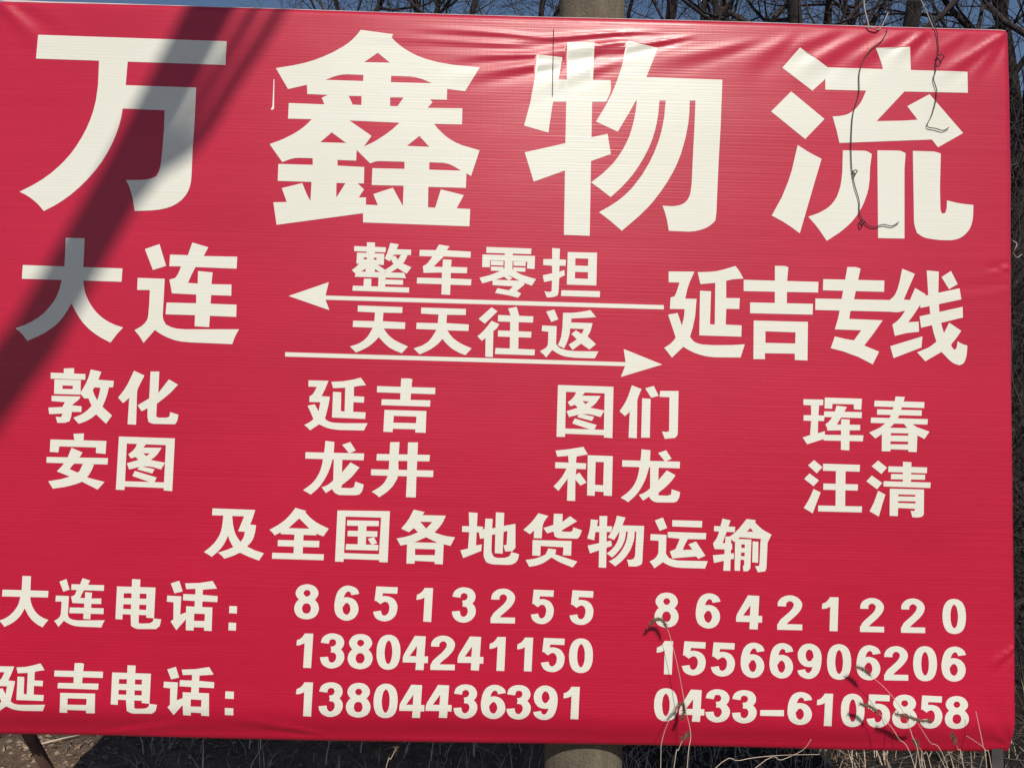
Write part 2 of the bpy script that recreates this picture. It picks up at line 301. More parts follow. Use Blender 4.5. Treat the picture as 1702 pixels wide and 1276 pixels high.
    ('lettering', '+23i2az26h2aw26f29e22s29e22r28b26728925k27125a26n25026c24r26224i25w24725o23u25h23e25a22e24y23g23x24p24i25f24x25y25b26k25v27a26o28225t28p25929324y29f24r29t24k2a924d2ba23z2cb2562av25s29z26829g26l29326w28u27528j27i2822862bp2862bq29b27v29f27x2aw2b52ax2b62by23i2c1|+2ee2aw2he2at2hb29b2do29b2dn2882h42862gg26z2g626l2fx2692fn2602fe25t2f325m2eq25e2ea2582da24v2ec23v2fl24g2gb24v2gu2592hh25s2i626m2iy25r2jm2562k024w2kc24p2kq24i2l524a2m723x2n82542ls25p2kw2662kd26j2k026t2jr2722jg27f2iz2842mm2832mn2982is29d2iu2at2m22au2m32bw2ee2by|+2ob2a82pe29f2rj2bm2qh2ca;+2pp28s2p32822o62782oy26g2pl26y2pm23q2qw23p2qw2882r628e2rb28j2rf28m2rj28s2rw29e2qj29y;+2tw2as2vc2aq2ut2ch2tc2c5;+2rn29v2xo29t2xq2aw2rn2az;+2ts2522v92502v72au2tr2aw;+2rp2792xe2772xg2882rp28b;+2r92482y22462y42562rc25a|+30u2a03212ah31b2c62zx2bs;+2z728e30d28a30c26b30b26530a25z30825u30625r30325m2zz25i2zt25e2yz24w2zc24l2zm24d30323v31325631x24n32e24f32t24933a24433w24134y23x38g23w39225435125233w25533i25733825a32v25d32j25h32c25l32625p32025u31q26731s29b2za29d;+32s29532n27v32l27g32h27432c26p32026033525i33n26n33w27h33z27s34128134228d34328y36i28x36428235428o34c28135b27433x26534m25936126e37i25e38m26d37527o37g28737l28i37o28r37r29337z29z3492a034b2ap36d2au38k2b13812bo37k2c83652bx3532br34a2bo32u2bn'),
    ('lettering', '+0px1z00rn1z00rl2050pv201;+0nr1y90tk1y70tk1z60np1za;+0og1vo0sw1vn0su1y40oe1y5;-0pt1wk0rj1wk0rk1x40pt1x5;+0o31ug0qc1ub0py1th0nm1tc0nt1s80q21sd0pu1rr0ox1rt0p91qs0qc1qt0qk1qu0qq1qw0qx1qy0ra1r30re1rh0rg1ro0ri1ru0rj1s20rl1sp0t71sp0t71to0rj1tt0sl1uq0sp1uu0sr1uy0su1v30sx1vc0o21vc;+0u41yn0tw1y10tp1xj0tf1wy0st1vx0tk1v10ua1v10uv1tr0u61t00tr1sn0te1se0sx1s50rw1rp0su1qp0tt1r20u91ra0ul1rh0v01rr0vp1sd0xg1qt0ye1s80wp1to0x61uy0xf1vu0xn1x00yc1x10yf1y40vs1y90w81zm0uf1zz;-0ux1wh0v61vu0vf1vc0vs1uq0vz1vg0w31w00w71ww0v71wy|+10u1xq1081wm0za1va1061ud1161va1131qt12j1qr12g1w512h1wi12j1ws12n1x412w1xp13k1z511r1zy;+14k1va12n1u213d1t214d1tl14e1se14f1s514g1ry14i1rp14m1ra14z1r41571r115d1r015l1qz1941qz19c1ra19f1rg19h1rl19j1rs19n1sm1871t11861sc17y1s617u1s417q1s317l1s216f1s116b1s11671s21631s415w1s715w1ue17d1vm18a1wh19c1xq17r1yl1621w81621zw14k1zv'),
    ('lettering', '+0sd1nc0ts1na0tt1p30s11oz;+0o81lu0po1ls0ps1mt0vz1mr0vz1lt0xm1lp0xn1nw0o81ny;+0nr1k00y11jx0y21l00nr1kz;+0rc1l60r11kh0qp1jy0q91jc0pk1il0t71h90ur1gj0wl1fo0xo1gz0v11hl0ut1ho0um1hq0ug1ht0u81hy0tu1i40sv1ij0rp1j00ry1je0s61jo0sl1k40sv1kh0t31kr0tb1l40tq1lv0ru1mm;+0td1io0so1i80sa1i00ry1hu0rj1ho0qe1hb0o81gw0p21fo0qy1fz0ry1g80sx1gj0ti1gr0tt1gx0u21h30ua1ha0uj1hj0us1hu0v11i60v71ii0vf1iy0vr1jv0ty1k3|+0zn1fq1131fp1141ga17r1g617p1fs1961fo1981ol0zq1op;-1141h617q1h417r1nf1141nj;+12q1n512j1ms12c1mi1221m811g1lq11y1l112q1lb1371kt11a1k711q1j613i1jn1491jr14w1jr15o1jo1741ja17r1kg15b1ku15v1lb1651lk16c1lt16k1m41721my13x1mx14j1no12z1nw;-14i1lh1541ly13z1lz;+1341j715o1il1601jb13k1js;+12b1i31601gw16g1hx12p1iy'),
    ('lettering', '+1vk1xw1x01xw1wi1wv1we1wp1wa1wl1w51wg1vt1w91vt1va1xo1va1xg1tq1wq1ux1vj1un1w41ti1wm1sd1w31rx1vn1rn1v21rc1vd1r51vj1r11vo1qx1vt1qs1w41qh1xm1rj1yb1r71yw1qz1zg1qu2031qq2141qn2591qn25u1rw2211rt20e1ru1zu1rw1zg1rz1z91s11z31s41yw1s81yk1si1yt1tk1z21uq1za1w91xu1wc1yd1xf1yy1yz1vj1yz;+1zs1xq21u1xv21v1ts2181tv2161x21zs1x41zr1sq25e1sm25g1tq23b1ts23b1vf2531vd2541we23c1wg23b1y123w1y624d1y925c1yd24w1z124e1zn2351za21f1yy1zf1yt|+2791x72h61x32h71y72791y9;+2b91vw2d01vu2d41y52d81zk2cx1zn2cr1zo2cm1zo2cg1zp2bb1zo;+2821v12gd1uy2gf1w12841w1;+28k1qi2a51qh2a51r22e01r12dz1qi2fr1qh2fs1u728n1u8;-2a71s32e31s32e41t72a91t9'),
    ('lettering', '+1vh1lo25d1ll25f1mr1vh1mr;+1yp1ne1yi1lv1yd1kv1y91kc1y51jw1y01ji1xw1j71xp1iu1xh1if1x91i31x11hu1ws1hj1wg1h81w21gx1va1gc1w01fz1wm1fm1xo1gk1y91h91yn1hv1z31in1zf1jd1zq1k82011lc2091mo20b1ol1ys1or;+20c1i31zv1hn1zl1hf1zd1ha1z21h41yf1gw1z61fx2071gn20e1gb20i1g620m1g220r1fy20z1fu2171fq21f1fo21o1fn2431fo24a1fp24f1fq24m1fr24x1fw2571g925b1gh25d1go25f1gx25i1hi2421hz23x1h323o1gy23i1gw23e1gv2381gu2211gv21r1gv21t1hc22t1i523a1il23m1iy2401jg24p1kd2361l721r1jg21r1lu20b1lw;+21n1o522w1mp23z1n82301on|+27j1lm2gj1ln2gl1mr27l1mq;+26p1j32h81j02h91k426p1k4;+29q1mi29p1kn29m1jq29j1j729g1it2991ie2931i228w1ht28n1hi28c1h827y1gy26w1gb27f1g127s1fs2871ff2941g229i1gd29u1go2a41gz2ah1he2aw1i42b41ij2b81iw2ba1ja2bc1jq2b91lk2bd1ot29s1or;+2ct1m62ct1j42cq1fj2ee1fi2ee1iy2eg1ln2ei1ou2ct1os'),
    ('lettering', '+3241qb33k1qb33l1qv3a91qr3a81qd3bp1qa3br1z33271z6;-33l1rr3a81ro3a91xx33l1y1;+3571xn3501xa34t1x134j1wq33x1w934f1vk3571vu35o1vc33r1uq3471tq35z1u736r1ua37d1ub3861u739m1tu3a91uz37s1ve38d1vt38n1w338u1wb3921wn39k1xg36e1xf3701y635g1yd;-36z1w037m1wh36g1wi;+35l1tr3851t538i1tv3611uc;+34s1sn38i1rh38y1sh3561ti|+3ea1xg3e11wv3dt1wf3di1vw3cv1ux3dt1u33em1uv3eh1qf3fw1qd3fw1ws3fx1wy3fy1x43g01xb3g41xn3gl1yt3ex1zf;+3ia1xc3jk1xp3ip1ze3h81yy;+3gn1qh3i41qi3i61x53gq1x8;+3jq1xj3lf1xi3lf1rq3l21rj3k71rm3kp1qd3mg1qk3mw1r33mx1sj3mz1ym3jt1yk'),
    ('lettering', '+32b1mx3461n434a1ly3201lz31z1kz33y1ky33g1jy3351jg32v1j332i1in31s1hw32m1h43461j93441fi35i1fh35h1j336d1i437e1in3651kb35j1jy35m1kx3781kw37a1lw35j1ly35m1n137j1nf36r1op3481o83201ny;+37j1gg38t1gf38u1h63ad1h43ac1gi3br1gg3bt1n837j1na;-38u1ib3a91i83ab1m638w1m6|+3dg1lh3nb1le3nc1mj3dg1mk;+3gn1n63gg1lo3gb1ko3g71k63g31jq3fz1jc3fu1j13fo1io3ff1i93f71hx3f01hp3eq1he3ef1h33e11gs3d91g73dz1fu3ek1fh3fm1gf3g71h43gl1hp3h11ii3hd1j73ho1k13hz1l53i71mg3i91od3gq1oi;+3ia1hx3ht1hh3hj1ha3hb1h53h01gz3gd1gr3h41fs3i51gi3ib1g63ig1g13ij1fx3ip1ft3iw1fp3j51fm3jc1fk3jm1fj3m11fk3m71fk3md1fl3mj1fn3mv1fr3n41g53n81gc3na1gj3nc1gs3nf1hd3lz1ht3lv1gy3ll1gt3lg1gr3lb1gq3l51gp3jy1gq3jp1gq3jr1h73kq1i03l71if3lj1is3ly1j93mm1k73l41l03jo1ja3jp1ln3i91lp;+3jl1nx3kt1mh3lw1n03ky1of'),
    ('lettering', '+48i1wp49t1wo49u1uz48k1uy48i1u149u1u049n1rk48d1r54951pz4c81r14c61sb4az1rw4b11u14c11u04c51ux4b31v04b71wp4bw1wq4bx1xp48i1xp;+4c51w74dg1w64di1x04h61x04h81w54ih1w44im1y04c71y2;+4c01uq4ij1uo4il1vp4c31vp;+4dx1vr4dr1vc4dm1v14de1un4d61ua4d01u34cv1tx4co1tr4ca1th4cr1sf4dn1sj4ec1tm4ex1um4g01wj4e81wq;+4ck1sf4i91sl4ia1ti4cr1th;+4ey1p64ge1p34gh1ue4f01uf;+4bz1qp4iq1qp4iu1rq4bz1ro|+4kq1wq4te1wn4th1xo4kt1xq;+4l71vc4sy1vb4t01w94l91w9;+4k41tw4ty1tt4u11ur4k61ut;+4o51wy4nr1vn4ng1uy4n81ul4n11ub4ms1u14mh1tq4m51th4lr1t64ld1sy4kv1sp4ju1s84kw1r84mi1sc4nc1t14o11tq4oj1ue4os1ut4oz1v44p51vi4pb1vy4pm1wz4q21yh4og1yj;+4q61tg4qf1t64qn1sx4qv1sp4r61sh4rs1s44tf1rc4ub1sm4sa1ta4rz1tf4rs1tj4ri1tq4r21u34pp1u6;+4m01p34nh1p34nj1pg4qm1pf4qm1p34s21p24s91t54m21t4;-4nk1rt4ql1ru4qn1s84nl1s8;-4nh1qb4qk1qc4ql1qt4nj1qt'),
    ('lettering', '+49b1me4as1l24bs1m54ac1nb;+48n1k34a91iv4b61jv49k1l1;+49r1h749b1gb48l1f54a41e94au1g74bh1hu4a91ie;+4bv1lj4i61li4i81mo4bw1mq;+4e11fe4fo1fc4fr1lt4e31lv;+4bx1ib4hu1ia4hw1jc4by1jd;+4b11em4ij1el4il1fm4b21fm|+4k91mh4lx1l74mx1ma4ld1nh;+4jc1jw4l61il4m31jo4ka1kw;+4ko1ge4jw1et4lh1dy4m51g94mm1hp4ld1ic;+4pn1jp4r11jm4r51nb4po1nd;+4n41lk4tt1lh4tv1mh4n61mj;+4nk1kc4th1kd4ti1l84nm1l8;+4ma1j34ue1iz4uh1jx4mc1jz;+4nc1e44or1e34ot1fh4rs1fe4rl1f04qz1f24ra1dy4s41dx4sa1dy4sg1dy4sm1e04sy1e34t91eh4tb1ip4ne1iq;-4ou1hg4rs1hg4rt1hr4ov1hs;-4ot1gc4ru1gb4ru1gn4ou1gn'),
    ('lettering', '+1g31bs1i01bs1hv1a01hq1971hl18r1hg18f1h91821h017o1gn1751fy16f1ez15m1fp1581gc14u1ha15p1hu16b1i416q1ib1711ih17d1io17s1iy18i1j517v1jd17e1jw16j1iw1631hc15k1ho15c1hu1571hz1531i414y1ig14l1je14w1k31561l115n1ml14z1ob14e1op1501p315m1nj1631m716o1mq17a1my17l1n417w1n81861nc18k1nh1991nl1aa1mk1ae1mx1bb1nc1cu1g41cy;-1jp1a81jw19h1k11921k618r1kc18f1kl1821l217g1lc17t1lg1801lj1861lm18e1lr1951kl1971li1bq1jh1br|+1tg1ce1t31by1sr1bl1sg1ba1s01ax1r71ac1pv19k1q819a1qh1911qs18n1rs1971ru18w1xt18t1xr1931z018o1zv19z1yj1ak1xq1az1x31bf1wi1bw1vt1cm1vy1cv1u41dc;-1wm19w1uu1bl1t219x;+1u315j1vm15g1vn18x1u4191;+1rd16v1yc16t1yd17w1rd17w;+1qh14r1z614o1z715o1qi15r|+21414i22j14h22k14z28k14w28j14k29z14j2a31d42181d2;-22l15y28h15v28n1c022n1c2;+22x1aj28a1ak28a1bg22x1bg;+23218s28318r28319p23319p;+24u1752671732681av24t1aw;+22t16i28b16h28c17f22w17h;+27717e28417q27j18q26i18e|+2de1bz2cv1b62c31a82df19n2e81ad2ey19o2dq1952cq18u2bd18k2c217e2d617m2d514e2ei14f2ej14w2hx14s2hw14f2ja14d2jc17r2ki17i2l818y2jt1942iw19b2hq19p2ie1af2ip1au2iy1b62j71bn2jl1ck2fm1ck2fz1d32e41dg;-2gb1ab2hc1bg2f91bg;-2ib17z2gb18v2ee17z;-2ek15v2hw15w2hy16v2ej16w|+2nl1av2me1av2me19w2nm19v2nh1742m716s2mp15i2pq16r2ps17v2ot17n2ov19v2pw19v2px1at2ow1aw2oy1d42ng1d7;+2q81ai2p819z2ph18s2q618w2q51622q715s2q915l2qe15b2qo14v2r714o2ri14l2rq14k2s114j2ua14i2uk14j2us14k2v014m2v514o2vc14r2vj14w2vo1502vr1542vv15a2vy15h2w115p2w516c2ut16o2um1622ua15v2u315s2tx15q2tq15o2sx15n2sp15n2si15n2sa15p2rw15t2rn1672rj16f2ri16m2rg16u2rh1ac2rj1c62qb1c7;+2s116f2td16d2th1d82s21da;+2ra19f2u31a72u017v2th17r2ts16r2v016t2vi17e2vf1bf2tp1b32rd1aj|+2yn1cd2ya1bw2xz1bk2xk1b52ws1ag2xx19q2ym1ae2yl1922zx1923001at3031bb3071bo30f1c430z1cv2za1da;+31v1bd3061at30v19x31x1a932419g32g19a32n19732t19633119536019436819c36c19h36e19m36h19r36r1ak3591b13551af34x1ab34t1aa34p1a934k1a933f1aa33b1ah35w1c234p1cw33e1bw33f1d931x1d9;+2ye1662zr1642zs17s33o17n33l16b34z16935118q2ye18r;+30n16d2zs15y2za15s2yw15n2ye15k2xa15e2xx1492z314h2zo14o30514v30o15631o15w32n15c33f14z35a14a36215a32a16f32g17831317e|+39q1bp39q18g39q14d3az14c3az17o3az1a33b01bb3b11d239p1d1;+3861bf37z1a937o19738v18x3911a539b1bb39h1cc3881cf;+38x1ab3bn1ad3bs1am3bu1ar3bv1aw3bw1b13bv1bc3981bb;+38716p3bx1813br18x37r180;+3cf1c03c51b93by1as3bn1a73b619g3c91913cs19w3d81an3dm1bi3e51cv3co1d5;+3cc1ag3g11aj3g019f3fx17t3fw16u3fv16g3fu16c3ft1693fs1673fr1653fp1623fn1603fl15y3fj15x3fh15v3fe15u3fa15t3f715s3f315s3ez15r3ev15r3eh15s3en15f3eq1543et14o3fs14n3g214o3g914q3ge14r3gi14s3gm14u3gp14v3gs14x3gv14z3gy1513h21563h415i3h717u3ha19g3hc1bi3d71bj;+3d41a13d219n3cy1963cu18v3cq18m3cj18a3cc17y3c217n3bu17e3bj1743b016q3bg16g3by1633cf16h3cq16t3d01753db17j3dk17x3ds18d3dy18r3e31963e519h3e819w3ea1ak3d61ak;+3ei19p3ee1943e918o3e21863dt17o3dg1733d016j3co1673cc15y3by15p3bf15f3c01503cj14m3dc1593dr15n3e215z3ef16f3ep16u3ez17a3f517n3fc1843fk18u3fp19i3fq19z3fr1am3el1al|+3k01aq3la1b93kj1d03j61ch;+3if1943jv1923ju1783jt16z3jq16r3jn16l3jk16g3jg16a3ja1643j315y3id15j3is1513j714f3km15h3lc1533lq14x3m214t3mh14p3n114n3nz14l3rt14k3s915t3ng15t3n115u3mq15w3mc15z3ln1673l416w3l61a33ih1a6;+3m51bj3r71bg3r91ck3m51cl;+3le19n3ng19h3mr17q3ls17b3m81653q916k3qo1653ru16q3q81933oy18k3pm17p3nz17l3o71883of18p3ou19g3rw19h3ry1aj3le1al|+3ta1av3wt1as3ww1bp3ta1br;+3u21ai3tx1a33ts19s3tk19f3t418s3tf17v3we17u3we18u3ur18x3vg1av3w31cr3up1d1;+3ux1493w41493w81a13v91a1;+3tc15j3wq16b3wp1783t416t;+3xm1bi3ww1ar3vv19x3wp1953xi19o3xm19y41919r41b19n42g1964341ai4211b241m1bb41a1bk40x1bv40a1ch40d1cw3yu1d2;-3zz1ax3zi1bk3yu1ax;+3wu14b3xr14a3xu1663yh1653yh1583y91553yd1483z31493zj14r3zo19m3ww19o;-3xy1863yk1853yk18r3xz18s;-3xw16s3yj16r3yk17d3xy17e;+3zu15s40u15p40v19a3zw19b;+41819g41315i41215f41215d41015a40x15540b15640u14442214b42614l42814r42914w42a15242g19o41j19v'),
    ('lettering', '+0hm0xl0p80xj0p90ym0hn0yp;+0kt0ys0kp0xo0ki0wr0kf0wf0kb0w50k70vw0k00vl0jp0v50je0ut0j00uf0ik0u40i20tu0hc0tk0hp0t90hy0t00ia0sk0j10sx0jk0t80jy0ti0ke0tx0kn0u80ku0ug0l00uq0l60v10lh0vo0lv0uz0m60uh0md0u80mj0u10mq0tt0mz0tl0nc0tb0nv0sy0ol0sl0p30tb0pi0tu0ow0u10ol0u50oc0ua0o40uf0ny0uj0nq0up0nj0uw0nd0v20n60va0mw0vq0mp0w20ml0wc0mh0wn0me0wx0mc0x90m90xw0m81100kt111|+0rq0yj0sr0yw0s510n0r0107;+0qi0ww0rj0wx0rj0vr0ri0uu0rh0uo0rf0ui0rc0ue0ra0ua0r60u60r20u20qw0ty0qg0to0qr0td0qy0t30r80sp0s30tr0se0tj0sn0te0t40t60tr0sy0u90sv0uz0st0ye0sr0yi0t70yn0ti0yw0ty0uk0tu0tw0tw0to0tx0ti0ty0tb0u10sy0u70ss0uh0sq0um0sp0ur0so0ux0sp0w00sp0xu0qj0xv;+0uh0zt0t10zt0t10yv0tz0yv0tt0ye0tr0ya0tq0y70tn0y30tj0xx0t20xs0t60xd0tc0wp0vb0wn0vc0vy0sy0vy0sw0v00va0v00va0u40wg0u20wh0uz0ym0uy0yl0vx0wi0vx0wi0wm0y50wm0y40xj0wh0xi0wj0yg0vd0yj0ve0xj0ul0xk0uu0y70v50yu0yh0yt0yh0zr0vs0zr0w410h0ut10u|+10n0u611t0u511t0v015t0ux15r0uj1730uf1740zj10n0zl;-11u0xo1380xo1390yi11u0yh;-14f0xn15o0xn15n0yh14g0yh;-11u0vw1390vv13a0wn11v0wo;-14f0vu15p0vs15q0wm14g0wn;+1360uq13b0t413r0su1400sq1470so14h0sm17i0so1840t718b0ua1710uf16x0tx16n0tq16i0tn16d0tm1660tl1530tj14z0tj14v0tj14r0tk14j0tn14j0ur14i10t13410v|+1ac0yn1bp0yz1b210r19n10a;+1940x91a90x51ac0ud19w0tz1ax0sk1ck0uj1cd0vj1bg0v51bi0y61950y9;+1ca0ze1du0zh1du0yj1bu0yk1bt0xj1dt0xg1dt0wi1ce0wk1ci0sl1dt0sk1dt0t41fk0t31fk0sl1gu0sj1gt0wg1f30wh1f30xf1hl0xc1hm0yc1f20yi1f30zd1hg0zl1go10u1ee10g1c210c;-1dt0u61fl0u61fl0vc1dt0vd|+1jn0vk1ky0vj1kx0wq1jn0wr;+1jn0sq1kw0sp1kw0tz1jn0u0'),
    ('lettering', '+0hn0l50ir0l40id0k80ia0k30i70jz0i30jv0hu0jo0hu0iu0ja0iu0j40hh0ij0ii0hm0ia0i20ha0ih0g90i10fv0hp0fm0h90fc0hh0f60hm0f30hp0f00hu0ev0i20em0j90fi0jt0f80k80f10ko0ew0l70et0lz0eq0p80eq0po0fu0mp0fs0lf0fs0kz0fu0kp0fx0ki0fz0ke0g10k80g50jz0ge0k60hb0kd0ic0kk0jo0jf0js0ju0kq0ka0m30hl0m3;+0kx0kz0mk0l30ml0hj0m30hl0m10ke0kx0kg0kx0gl0pc0gh0pe0hg0nq0hi0np0iy0p40iw0p50jt0nq0ju0np0l90o60le0oj0lg0pb0lk0oy0m50ok0mo0nk0md0m80m20ko0ly|+0qy0kk0z00kg0z00lh0qy0lj;+0u70jd0vm0jb0vp0lf0vs0mp0vj0ms0vf0mt0vb0mt0v60mu0u80mt;+0rl0im0yc0ii0yd0ji0rn0ji;+0s00ei0ta0eh0ta0f00wf0ey0we0eh0xu0eh0xv0hu0s30hv;-0tc0fx0wh0fx0wi0gy0td0gz|+10j0g411p0g211p0gx15p0gu15o0gh16z0gd1700lb10j0le;-11q0jj1340jj1350kc11q0kb;-14b0ji15k0jh15k0kb14c0kb;-11q0hs1360hr1360ij11r0ik;-14c0hq15m0hp15m0ii14c0ij;+1320go1370f213n0et13w0ep1430en14d0em17e0eo1800f61880g816y0gd16u0fv16k0fp16e0fm1690fk1630fj1500fh14v0fh14s0fi14n0fj14g0fl14f0gp14e0ml1310mm|+1af0kg1br0ks1b40mj19p0m2;+1970j31ac0iz1ae0g919z0fw1az0ei1cm0gf1cf0hf1bi0h11bk0jz1980k2;+1cc0l71dw0la1dw0kc1bw0kd1bv0jd1dv0ja1du0id1cg0ie1ck0ej1du0eh1dv0f21fl0f01fl0ej1gw0eh1gu0ib1f40ic1f40j91hm0j61hn0k51f40kb1f40l61hh0le1gp0mm1eg0m81c40m3;-1du0g31fm0g21fm0h71du0h9|+1jk0hi1l00hh1kz0io1jk0ip;+1jk0er1kz0eq1kz0fy1jk0fz'),
